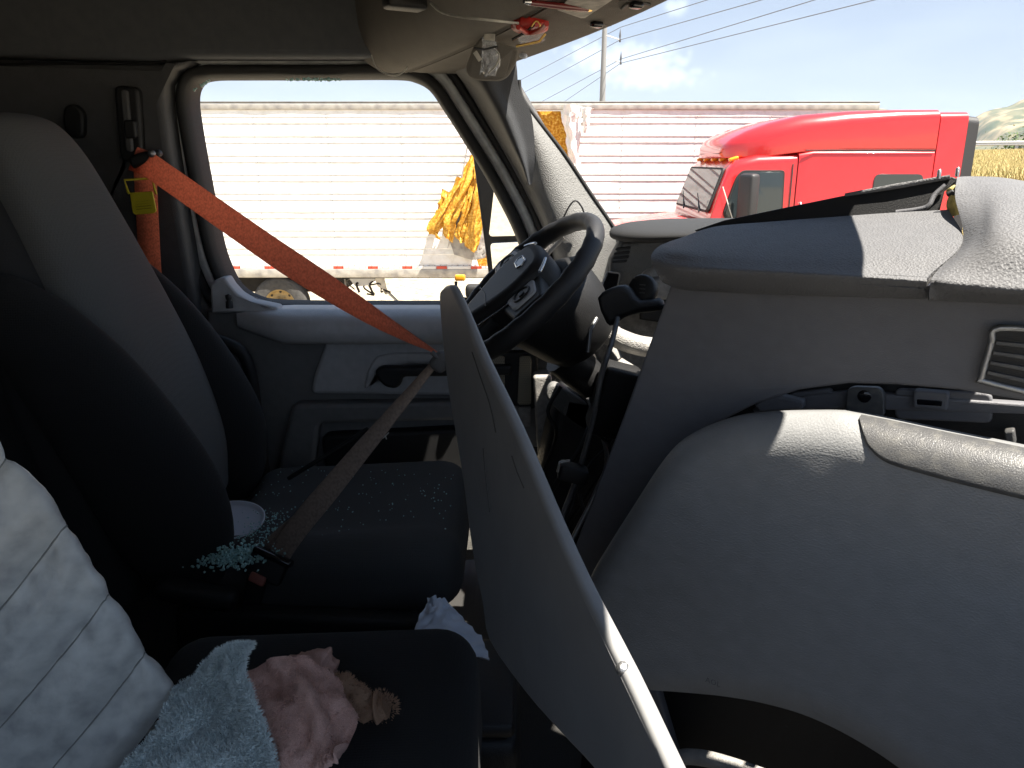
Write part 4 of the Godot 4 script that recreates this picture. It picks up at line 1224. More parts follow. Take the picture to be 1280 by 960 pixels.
# ================================================================ dashboard
func build_dashboard() -> void:
	var t := thing("dashboard", "broken dark grey dashboard with light grey knee panel and black top", "dashboard", Vector3(0.4, 1.8, -1.2))
	var nd := Vector3(-0.566, 0, 0.824)
	var st := begin()
	# carcass behind everything
	put("carcass", slab([Vector3(0.34, 2.0, -1.55), Vector3(0.42, 2.86, -1.55), Vector3(0.78, 2.86, -0.95), Vector3(0.82, 2.0, -0.95)], Vector3(0.5, 0, -0.45), 0.3, 0.01), M.black, t)
	# dark face under the lip, arched along its lower edge
	put("face_panel", slab([Vector3(0.239, 2.925, -1.15), Vector3(0.641, 2.943, -0.873), Vector3(0.659, 2.818, -0.862), Vector3(0.626, 2.82, -0.884), Vector3(0.563, 2.822, -0.927), Vector3(0.503, 2.817, -0.969), Vector3(0.455, 2.809, -1.002), Vector3(0.404, 2.79, -1.036), Vector3(0.356, 2.759, -1.07), Vector3(0.304, 2.713, -1.105), Vector3(0.259, 2.645, -1.136), Vector3(0.212, 2.539, -1.168), Vector3(0.17, 2.426, -1.198), Vector3(0.13, 2.322, -1.225), Vector3(0.075, 2.298, -1.263), Vector3(0.104, 2.409, -1.243), Vector3(0.144, 2.561, -1.215), Vector3(0.192, 2.74, -1.182)], -nd, 0.03, 0.004), M.dash_face, t)
	put("side_return", slab([Vector3(0.26, 2.888, -1.27), Vector3(0.337, 2.806, -1.62), Vector3(0.175, 2.322, -1.62), Vector3(0.099, 2.248, -1.4), Vector3(0.104, 2.401, -1.24)], Vector3(1, 0, 0.2), 0.03, 0.004), M.dash_face, t)
	# what shows in the arch: a recessed black rail with a bracket and a slot
	put("recess_back", slab([Vector3(0.307, 2.768, -1.188), Vector3(0.699, 2.843, -0.919), Vector3(0.723, 2.667, -0.902), Vector3(0.315, 2.647, -1.183)], -nd, 0.02, 0.003), M.black, t)
	put("recess_rail", slab([Vector3(0.366, 2.734, -1.117), Vector3(0.431, 2.771, -1.073), Vector3(0.475, 2.785, -1.042), Vector3(0.689, 2.809, -0.895), Vector3(0.69, 2.799, -0.895), Vector3(0.477, 2.76, -1.041), Vector3(0.433, 2.75, -1.071), Vector3(0.377, 2.719, -1.11)], -nd, 0.02, 0.003), M.dash_face, t)
	put("recess_rail", slab(rounded([Vector3(0.409, 2.767, -1.093), Vector3(0.459, 2.785, -1.059), Vector3(0.463, 2.742, -1.057), Vector3(0.398, 2.727, -1.101)], 0.01), -nd, 0.015, 0.003), M.dash_face, t)
	put("recess_rail", slab(rounded([Vector3(0.525, 2.798, -1.014), Vector3(0.619, 2.811, -0.95), Vector3(0.624, 2.771, -0.946), Vector3(0.53, 2.755, -1.011)], 0.01), -nd, 0.012, 0.003), M.dash_face, t)
	var br := put("bracket", slab(rounded([Vector3(0.468, 2.791, -1.032), Vector3(0.474, 2.797, -1.027), Vector3(0.501, 2.801, -1.009), Vector3(0.507, 2.795, -1.005), Vector3(0.511, 2.761, -1.002), Vector3(0.469, 2.753, -1.031)], 0.006), -nd, 0.012, 0.002), M.knee_trim, t)
	var hole := Vector3(0.487, 2.786, -1.018)
	put("bolt_hole", lathe([Vector2(0.001, 0.0006), Vector2(0.0085, 0.0006), Vector2(0.009, 0)], hole, nd, 16), M.screen, br)
	var sb := put("slot_block", slab(rounded([Vector3(0.537, 2.804, -0.987), Vector3(0.571, 2.807, -0.963), Vector3(0.572, 2.783, -0.962), Vector3(0.538, 2.78, -0.986)], 0.005), -nd, 0.02, 0.003), M.dash_face, t)
	put("slot", slab(rounded([Vector3(0.541, 2.793, -0.983), Vector3(0.566, 2.796, -0.966), Vector3(0.566, 2.788, -0.966), Vector3(0.542, 2.785, -0.983)], 0.002), -nd, 0.004, 0.0008), M.screen, sb)
	put("clip", slab(rounded([Vector3(0.359, 2.75, -1.092), Vector3(0.368, 2.762, -1.085), Vector3(0.387, 2.771, -1.073), Vector3(0.417, 2.768, -1.052), Vector3(0.417, 2.756, -1.052), Vector3(0.368, 2.74, -1.086)], 0.004), -nd, 0.02, 0.004), M.dash_face, t)
	put("clip", slab(rounded([Vector3(0.624, 2.769, -0.922), Vector3(0.633, 2.773, -0.916), Vector3(0.637, 2.755, -0.913), Vector3(0.627, 2.752, -0.92)], 0.003), -nd, 0.02, 0.003), M.knee_trim, t)
	# knee panel: a big padded plate with a rounded top
	var top := resample(spline([Vector3(0.129, 2.418, -1.117), Vector3(0.132, 2.457, -1.114), Vector3(0.159, 2.527, -1.096), Vector3(0.184, 2.587, -1.079), Vector3(0.219, 2.67, -1.055), Vector3(0.241, 2.711, -1.039), Vector3(0.269, 2.74, -1.02), Vector3(0.301, 2.762, -0.998), Vector3(0.34, 2.777, -0.971), Vector3(0.381, 2.788, -0.943), Vector3(0.417, 2.795, -0.919), Vector3(0.456, 2.795, -0.892), Vector3(0.509, 2.792, -0.855), Vector3(0.575, 2.789, -0.81), Vector3(0.618, 2.785, -0.781)], 6), 90)
	var low := resample(spline([Vector3(0.128, 2.436, -1.063), Vector3(0.14, 2.416, -1.054), Vector3(0.16, 2.374, -1.041), Vector3(0.187, 2.323, -1.022), Vector3(0.205, 2.316, -1.01), Vector3(0.241, 2.331, -0.985), Vector3(0.271, 2.344, -0.964), Vector3(0.305, 2.358, -0.94), Vector3(0.347, 2.37, -0.912), Vector3(0.392, 2.377, -0.881), Vector3(0.435, 2.373, -0.852), Vector3(0.48, 2.36, -0.82), Vector3(0.54, 2.332, -0.779), Vector3(0.611, 2.321, -0.731), Vector3(0.656, 2.319, -0.7)], 6), 90)
	var rows := []
	for i in top.size():
		var fr := knee_frame(top, i, nd)
		var col := [top[i] - nd * 0.035 + fr * 0.03, top[i] - nd * 0.028 + fr * 0.004]
		for k in 9:
			col.append(knee_point(top[i], fr, nd, 0.0707 * k / 8.0))
		var a: Vector3 = col[-1]
		for k in 8:
			col.append(a.lerp(low[i], (k + 1) / 8.0))
		col.append(low[i] - nd * 0.006 - Vector3(0, 0.004, 0))
		col.append(low[i] - nd * 0.05 - Vector3(0, 0.002, 0))
		rows.append(col)
	st = begin()
	add_grid(st, rows)
	put("knee_panel", done(st), M.knee, t)
	# darker trim set into its upper corner
	var edge := [Vector3(0.434, 2.809, -0.848), Vector3(0.438, 2.796, -0.846), Vector3(0.444, 2.781, -0.842), Vector3(0.452, 2.767, -0.836), Vector3(0.47, 2.754, -0.824), Vector3(0.504, 2.749, -0.8), Vector3(0.555, 2.745, -0.766), Vector3(0.596, 2.741, -0.737)]
	rows = []
	for e in resample(spline(edge, 8), 50):
		var best := 0
		for i in top.size():
			if absf(top[i].x - e.x) < absf(top[best].x - e.x):
				best = i
		var j: int = clampi(best, 0, top.size() - 2)
		var tp: Vector3 = top[j].lerp(top[j + 1], clampf((e.x - top[j].x) / (top[j + 1].x - top[j].x), 0, 1)) if e.x > top[j].x else top[j - 1].lerp(top[j], clampf((e.x - top[j - 1].x) / (top[j].x - top[j - 1].x), 0, 1))
		var fr := knee_frame(top, best, nd)
		var run: float = max(0.004, (e - tp).dot(fr) - 0.045 + 0.0707)
		var col := [tp - nd * 0.035 + fr * 0.03]
		for k in 13:
			var q := knee_point(tp, fr, nd, run * k / 12.0)
			col.append(q + (nd * 0.6 - fr * 0.5) * 0.004)
		col.append(knee_point(tp, fr, nd, run) - nd * 0.004)
		rows.append(col)
	st = begin()
	add_grid(st, rows)
	put("knee_trim", done(st), M.knee_trim, t)
	# embossed air bag mark
	var tm := TextMesh.new()
	tm.text = "AOL"
	tm.font_size = 16
	tm.pixel_size = 0.00072
	tm.depth = 0.0006
	var mk := put("embossed_mark", tm, M.dash_face, t)
	mk.transform = Transform3D(Basis(Vector3.UP.cross(nd).normalized(), Vector3.UP, nd), Vector3(0.291, 2.375, -0.95) - t.position)
	# underside opening
	put("toe_board", slab([Vector3(0.168, 2.07, -1.381), Vector3(0.848, 2.393, -0.914), Vector3(0.903, 2.017, -0.876), Vector3(0.115, 1.348, -1.417)], -nd, 0.03, 0.004), M.black, t)
	put("lower_brace", slab(rounded([Vector3(0.234, 2.147, -1.226), Vector3(0.268, 2.162, -1.203), Vector3(0.312, 2.017, -1.173), Vector3(0.271, 1.897, -1.201), Vector3(0.231, 2.022, -1.228)], 0.01), -nd, 0.02, 0.004), M.dash_face, t)
	put("heater_duct", tube(spline([Vector3(0.286, 2.043, -1.142), Vector3(0.3, 2.076, -1.133), Vector3(0.335, 2.098, -1.108), Vector3(0.392, 2.11, -1.069), Vector3(0.457, 2.115, -1.024)], 4), 0.014, 10), M.beige, t)
	# air vent in its frame
	var vf := put("vent_frame", slab([Vector3(0.577, 2.911, -0.9), Vector3(0.638, 2.913, -0.859), Vector3(0.649, 2.828, -0.851), Vector3(0.575, 2.838, -0.902), Vector3(0.572, 2.847, -0.904), Vector3(0.575, 2.89, -0.902)], -nd, 0.012, 0.003), M.black, t)
	var fr := [Vector3(0.58, 2.908, -0.898), Vector3(0.641, 2.911, -0.857), Vector3(0.652, 2.83, -0.849), Vector3(0.576, 2.841, -0.902), Vector3(0.573, 2.847, -0.904), Vector3(0.576, 2.89, -0.902)]
	put("vent_rim", tube(spline([fr[5], fr[0], fr[1]], 5) , 0.0042, 6), M.steel, vf)
	put("vent_rim", tube(spline([fr[5], fr[4], fr[3], fr[2]], 5), 0.0042, 6), M.steel, vf)
	for k in 4:
		var a := Vector3(0.577, 2.895, -0.896).lerp(Vector3(0.574, 2.853, -0.898), k / 3.4 + 0.05)
		var b := Vector3(0.641, 2.896, -0.852).lerp(Vector3(0.648, 2.842, -0.847), k / 3.4 + 0.05)
		put("vent_slat", slab([a, b, b - Vector3(0, 0.005, 0), a - Vector3(0, 0.005, 0)], -nd, 0.03, 0.001, 2), M.knee_trim, vf)
	# top cap, driver's side of the break: lip, crest and the slope up to the windscreen
	var cap := [
		# under-lip, lip bottom, lip crest, shoulder, mid, back
		[Vector3(0.236, 2.921, -1.146), Vector3(0.217, 2.931, -1.11), Vector3(0.204, 2.952, -1.113), Vector3(0.203, 2.965, -1.132), Vector3(0.224, 2.971, -1.197), Vector3(0.258, 2.971, -1.282)],
		[Vector3(0.251, 2.918, -1.135), Vector3(0.243, 2.922, -1.11), Vector3(0.233, 2.951, -1.081), Vector3(0.235, 2.963, -1.102), Vector3(0.245, 2.973, -1.146), Vector3(0.29, 2.973, -1.333)],
		[Vector3(0.299, 2.92, -1.102), Vector3(0.293, 2.923, -1.077), Vector3(0.283, 2.953, -1.047), Vector3(0.287, 2.962, -1.066), Vector3(0.303, 2.975, -1.142), Vector3(0.354, 2.989, -1.362)],
		[Vector3(0.365, 2.924, -1.057), Vector3(0.356, 2.927, -1.033), Vector3(0.344, 2.956, -1.005), Vector3(0.35, 2.964, -1.023), Vector3(0.373, 2.978, -1.106), Vector3(0.44, 3, -1.328)],
		[Vector3(0.425, 2.929, -1.016), Vector3(0.415, 2.931, -0.992), Vector3(0.402, 2.958, -0.965), Vector3(0.408, 2.966, -0.983), Vector3(0.439, 2.984, -1.061), Vector3(0.523, 3.012, -1.27)],
		[Vector3(0.473, 2.932, -0.983), Vector3(0.462, 2.935, -0.96), Vector3(0.447, 2.96, -0.934), Vector3(0.454, 2.967, -0.951), Vector3(0.494, 2.991, -1.023), Vector3(0.588, 3.021, -1.226)],
		[Vector3(0.517, 2.935, -0.953), Vector3(0.505, 2.938, -0.931), Vector3(0.489, 2.961, -0.905), Vector3(0.501, 2.969, -0.922), Vector3(0.569, 3.002, -0.984), Vector3(0.649, 3.029, -1.172)]]
	put("top_cap", sheet(facing(surface(cap, 6, 6)), func(_u, _v): return 0.0, 0.012), M.dash, t)
	# passenger side block, higher and pushed out of line
	var blk := [
		[Vector3(0.517, 2.934, -0.949), Vector3(0.497, 2.94, -0.91), Vector3(0.491, 2.961, -0.901), Vector3(0.505, 2.971, -0.919), Vector3(0.574, 3.003, -0.993), Vector3(0.629, 3.049, -1.124), Vector3(0.677, 3.075, -1.213)],
		[Vector3(0.532, 2.935, -0.939), Vector3(0.519, 2.938, -0.916), Vector3(0.501, 2.96, -0.888), Vector3(0.512, 2.974, -0.9), Vector3(0.572, 3.013, -0.957), Vector3(0.642, 3.051, -1.092), Vector3(0.7, 3.076, -1.221)],
		[Vector3(0.566, 2.937, -0.915), Vector3(0.553, 2.94, -0.893), Vector3(0.533, 2.959, -0.863), Vector3(0.54, 2.975, -0.873), Vector3(0.571, 3.019, -0.922), Vector3(0.653, 3.055, -1.06), Vector3(0.733, 3.075, -1.198)],
		[Vector3(0.606, 2.939, -0.888), Vector3(0.591, 2.942, -0.867), Vector3(0.57, 2.959, -0.837), Vector3(0.575, 2.975, -0.846), Vector3(0.597, 3.019, -0.892), Vector3(0.681, 3.054, -1.028), Vector3(0.772, 3.068, -1.172)],
		[Vector3(0.655, 2.941, -0.854), Vector3(0.64, 2.944, -0.833), Vector3(0.617, 2.959, -0.805), Vector3(0.622, 2.975, -0.814), Vector3(0.646, 3.017, -0.858), Vector3(0.737, 3.05, -0.99), Vector3(0.836, 3.059, -1.128)]]
	put("top_cap", sheet(facing(surface(blk, 6, 6)), func(_u, _v): return 0.0, 0.012), M.dash, t)
	put("foam_strip", tube(spline([Vector3(0.652, 3.061, -1.182), Vector3(0.658, 3.05, -1.178), Vector3(0.657, 3.036, -1.179), Vector3(0.662, 3.02, -1.175)], 4), [0.006, 0.009, 0.006, 0.008], 7), M.foam_pad, t)
	put("torn_clip", tube([Vector3(0.64, 3.051, -1.166), Vector3(0.645, 3.055, -1.162), Vector3(0.648, 3.052, -1.16)], 0.004, 6), M.black, t)
	for q in [Vector3(0.642, 3.079, -1.2), Vector3(0.662, 3.082, -1.187)]:
		put("clip_pin", lathe([Vector2(0.003, 0), Vector2(0.003, 0.012), Vector2(0.001, 0.014)], q - Vector3(0, 0.006, 0), Vector3.UP, 6), M.steel, t)
	# windscreen trim prised up from the dash: stands on edge, dark side to the cabin
	var nf := Vector3(-0.558, 0.418, 0.717)
	var fl := put("prised_trim", slab([Vector3(0.333, 2.977, -1.428), Vector3(0.379, 2.997, -1.404), Vector3(0.466, 3.022, -1.351), Vector3(0.551, 3.046, -1.299), Vector3(0.619, 3.062, -1.256), Vector3(0.673, 3.076, -1.221), Vector3(0.681, 3.072, -1.213), Vector3(0.663, 3.056, -1.218), Vector3(0.653, 3.022, -1.206), Vector3(0.614, 3.016, -1.232), Vector3(0.547, 3.005, -1.278), Vector3(0.441, 2.989, -1.351)], -nf, 0.008, 0.002), M.black, t)
	put("trim_rim", tube([Vector3(0.545, 3.045, -1.297), Vector3(0.607, 3.06, -1.257), Vector3(0.669, 3.075, -1.218)], [0.003, 0.005, 0.004], 6), M.dash, fl)
	put("trim_fold", tube(spline([Vector3(0.661, 3.063, -1.212), Vector3(0.647, 3.048, -1.214), Vector3(0.638, 3.032, -1.211), Vector3(0.625, 3.026, -1.218), Vector3(0.601, 3.021, -1.233)], 4), 0.004, 6), M.dash_face, fl)
	build_instruments(t)

func knee_frame(line: Array, i: int, nd: Vector3) -> Vector3:
	# direction in the panel's plane that leads from its upper edge into the panel
	var tg: Vector3 = (line[min(i + 1, line.size() - 1)] - line[max(i - 1, 0)]).normalized()
	return tg.cross(nd).normalized() if tg.cross(nd).y < 0 else nd.cross(tg).normalized()

func knee_point(top: Vector3, fr: Vector3, nd: Vector3, d: float) -> Vector3:
	# runs over the rounded top (radius 45 mm) and down the face
	var a: float = min(d / 0.045, PI / 2)
	return top + nd * 0.045 * sin(a) + fr * (0.045 * (1 - cos(a)) + max(0.0, d - 0.0707))

func build_instruments(t: Node3D) -> void:
	# visor over the gauges
	var hood := [
		[Vector3(0.252, 2.917, -2.02), Vector3(0.256, 2.93, -2.02), Vector3(0.272, 2.938, -2.02), Vector3(0.266, 2.923, -2), Vector3(0.262, 2.909, -2)],
		[Vector3(0.259, 2.909, -1.94), Vector3(0.249, 2.933, -1.93), Vector3(0.306, 2.949, -2), Vector3(0.438, 2.942, -2.15), Vector3(0.352, 2.91, -2.15)],
		[Vector3(0.306, 2.909, -1.86), Vector3(0.301, 2.936, -1.84), Vector3(0.358, 2.953, -1.95), Vector3(0.47, 2.948, -2.1), Vector3(0.408, 2.91, -2.1)],
		[Vector3(0.384, 2.921, -1.78), Vector3(0.378, 2.944, -1.76), Vector3(0.445, 2.959, -1.9), Vector3(0.543, 2.952, -2.05), Vector3(0.503, 2.915, -2.05)],
		[Vector3(0.459, 2.931, -1.72), Vector3(0.452, 2.953, -1.7), Vector3(0.525, 2.965, -1.84), Vector3(0.631, 2.955, -2), Vector3(0.594, 2.919, -2)]]
	var rings := []
	for h in hood:
		rings.append(spline(h, 5, true))
	put("gauge_visor", loft(surface_rings(rings)), M.rubber, t)
	# pale instrument panel with its vent and little screen
	var ip := put("instrument_panel", slab(spline([Vector3(0.274, 2.901, -1.98), Vector3(0.386, 2.907, -1.98), Vector3(0.528, 2.905, -1.98), Vector3(0.555, 2.547, -1.98), Vector3(0.408, 2.502, -1.98), Vector3(0.325, 2.434, -1.98), Vector3(0.263, 2.479, -1.98), Vector3(0.23, 2.58, -1.98), Vector3(0.204, 2.666, -1.98), Vector3(0.213, 2.724, -1.98), Vector3(0.239, 2.803, -1.98)], 2, true), Vector3.FORWARD, 0.05, 0.012), M.beige, t)
	put("panel_upper", slab(spline([Vector3(0.277, 2.898, -1.955), Vector3(0.502, 2.903, -1.955), Vector3(0.508, 2.817, -1.955), Vector3(0.427, 2.803, -1.955), Vector3(0.366, 2.819, -1.955), Vector3(0.338, 2.795, -1.955), Vector3(0.332, 2.745, -1.955), Vector3(0.279, 2.737, -1.955), Vector3(0.222, 2.737, -1.955), Vector3(0.248, 2.815, -1.955)], 2, true), Vector3.FORWARD, 0.03, 0.008), M.pillar, ip)
	for k in 4:
		var a := Vector2(770 - k * 1.5, 311 + k * 5.2)
		put("vent_slat", slab(rounded([[Vector3(0.261, 2.888, -1.95), Vector3(0.299, 2.892, -1.95), Vector3(0.297, 2.884, -1.95), Vector3(0.259, 2.882, -1.95)], [Vector3(0.258, 2.877, -1.95), Vector3(0.297, 2.881, -1.95), Vector3(0.295, 2.873, -1.95), Vector3(0.256, 2.871, -1.95)], [Vector3(0.256, 2.866, -1.95), Vector3(0.296, 2.87, -1.95), Vector3(0.293, 2.862, -1.95), Vector3(0.254, 2.86, -1.95)], [Vector3(0.253, 2.855, -1.95), Vector3(0.292, 2.859, -1.95), Vector3(0.288, 2.852, -1.95), Vector3(0.252, 2.85, -1.95)]][k], 0.003, 2), Vector3.FORWARD, 0.012, 0.001), M.black, ip)
	var sc := put("small_screen", slab(rounded([Vector3(0.239, 2.83, -1.935), Vector3(0.271, 2.828, -1.935), Vector3(0.263, 2.778, -1.935), Vector3(0.22, 2.778, -1.935)], 0.008), Vector3.FORWARD, 0.02, 0.004), M.screen, ip)
	put("screen_rim", tube(rounded([Vector3(0.239, 2.83, -1.933), Vector3(0.271, 2.828, -1.933), Vector3(0.263, 2.778, -1.933), Vector3(0.22, 2.778, -1.933), Vector3(0.239, 2.83, -1.933)], 0.008), 0.0022, 6), M.steel, sc)
	put("vent_duct", tube(spline([Vector3(0.32, 2.807, -1.85), Vector3(0.336, 2.832, -1.85), Vector3(0.384, 2.846, -1.85), Vector3(0.46, 2.846, -1.85)], 4), 0.022, 10), M.beige, ip)
	put("gauge_back", slab([Vector3(0.323, 2.805, -1.94), Vector3(0.383, 2.817, -1.94), Vector3(0.484, 2.809, -1.94), Vector3(0.493, 2.682, -1.94), Vector3(0.328, 2.707, -1.94)], Vector3.FORWARD, 0.02, 0.006), M.black, ip)
	put("pale_block", slab(rounded([Vector3(0.328, 2.83, -1.8), Vector3(0.37, 2.841, -1.8), Vector3(0.381, 2.785, -1.8), Vector3(0.34, 2.781, -1.8)], 0.01), Vector3.FORWARD, 0.1, 0.006), M.beige, ip)
	# black control stalk and round knob
	var sw := put("control_stalk", slab(spline([Vector3(0.169, 2.835, -1.52), Vector3(0.194, 2.855, -1.52), Vector3(0.222, 2.861, -1.52), Vector3(0.238, 2.85, -1.52), Vector3(0.255, 2.831, -1.52), Vector3(0.293, 2.834, -1.52), Vector3(0.303, 2.821, -1.52), Vector3(0.298, 2.81, -1.52), Vector3(0.256, 2.805, -1.52), Vector3(0.225, 2.795, -1.52), Vector3(0.203, 2.78, -1.52), Vector3(0.188, 2.785, -1.52)], 2, true), Vector3(0.25, -0.1, -1), 0.05, 0.012, 4), M.black, t)
	put("knob", lathe([Vector2(0.028, -0.02), Vector2(0.030, 0.0), Vector2(0.027, 0.008), Vector2(0.018, 0.010), Vector2(0.001, 0.010)], Vector3(0.265, 2.848, -1.56), Vector3(-0.5, 0.2, 0.84), 18), M.black, sw)
	for q in 3:
		put("knob_mark", rbox(Vector3(0.012, 0.0025, 0.002), 0.0005, Vector3(0.263, 2.85, -1.548) + Vector3(0, 0.008 - 0.008 * q, 0.0), Basis(Vector3.UP, -0.53), 1), M.knee_trim, sw)
	# torn column covers and wiring below
	put("column_cover", slab(spline([Vector3(0.166, 2.731, -1.78), Vector3(0.192, 2.743, -1.78), Vector3(0.219, 2.704, -1.78), Vector3(0.251, 2.652, -1.78), Vector3(0.277, 2.59, -1.78), Vector3(0.275, 2.542, -1.78), Vector3(0.248, 2.548, -1.78), Vector3(0.223, 2.602, -1.78), Vector3(0.198, 2.65, -1.78), Vector3(0.178, 2.681, -1.78)], 2, true), Vector3(0.2, 0, -1), 0.07, 0.012, 4), M.beige, t)
	put("column_cover", tube(spline([Vector3(0.208, 2.722, -1.75), Vector3(0.251, 2.7, -1.75), Vector3(0.298, 2.684, -1.75), Vector3(0.355, 2.677, -1.75)], 5), [0.022, 0.026, 0.026, 0.026, 0.024], 12), M.beige, t)
	put("bracket", slab(spline([Vector3(0.223, 2.629, -1.7), Vector3(0.255, 2.659, -1.7), Vector3(0.285, 2.64, -1.7), Vector3(0.316, 2.617, -1.7), Vector3(0.296, 2.571, -1.7), Vector3(0.27, 2.567, -1.7), Vector3(0.24, 2.59, -1.7)], 1, true), Vector3.FORWARD, 0.05, 0.006), M.beige, t)
	put("bracket", slab(rounded([Vector3(0.1, 2.566, -1.85), Vector3(0.181, 2.52, -1.85), Vector3(0.275, 2.435, -1.85), Vector3(0.25, 2.4, -1.85), Vector3(0.152, 2.456, -1.85), Vector3(0.08, 2.529, -1.85)], 0.02), Vector3.FORWARD, 0.04, 0.006), M.pillar, t)
	put("relay_box", rbox(Vector3(0.09, 0.16, 0.1), 0.012, Vector3(0.231, 2.58, -1.66), Basis(Vector3.FORWARD, 0.25), 2), M.black, t)
	put("pedal_bracket", rbox(Vector3(0.22, 0.5, 0.2), 0.03, Vector3(0.179, 2.283, -1.95), Basis(Vector3.FORWARD, 0.2), 2), M.black, t)
	var hr := RandomNumberGenerator.new()
	hr.seed = 14
	for k in 12:
		var p := Vector3(0.116, 2.597, -1.8) + Vector3(hr.randf() * 0.16, hr.randf_range(-0.06, 0.03), hr.randf_range(-0.1, 0.15))
		var pts := [p]
		for m in 4:
			p += Vector3(hr.randf_range(-0.07, 0.06), hr.randf_range(-0.14, -0.04), hr.randf_range(-0.05, 0.05))
			pts.append(p)
		put("wire", tube(spline(pts, 5), hr.randf_range(0.003, 0.008), 6), M.black if k % 5 else M.steel, t)
	# push-pull cable and its plug
	put("grey_cable", tube(spline([Vector3(0.209, 2.799, -1.5), Vector3(0.188, 2.766, -1.42), Vector3(0.164, 2.72, -1.36), Vector3(0.151, 2.635, -1.36), Vector3(0.133, 2.555, -1.36), Vector3(0.116, 2.494, -1.36), Vector3(0.094, 2.448, -1.33), Vector3(0.083, 2.394, -1.33)], 5), 0.0052, 8), M.trim_grey, t)
	var pl := put("plug", rbox(Vector3(0.055, 0.030, 0.04), 0.006, Vector3(0.114, 2.537, -1.34), Basis(Vector3.FORWARD, 0.3), 2), M.black, t)
	put("plug_clip", tube([Vector3(0.085, 2.543, -1.33), Vector3(0.089, 2.562, -1.33), Vector3(0.107, 2.565, -1.33)], 0.003, 6), M.steel, pl)
	put("link_rod", tube([Vector3(0.181, 2.775, -1.62), Vector3(0.166, 2.755, -1.6), Vector3(0.162, 2.706, -1.6)], 0.005, 6), M.steel, t)

func surface_rings(rings: Array) -> Array:
	# smooth a stack of closed rings lengthwise
	var out := []
	var cols := []
	for j in rings[0].size():
		var line := []
		for r in rings:
			line.append(r[j])
		cols.append(spline(line, 4))
	for i in cols[0].size():
		var l := []
		for c in cols:
			l.append(c[i])
		out.append(l)
	return out

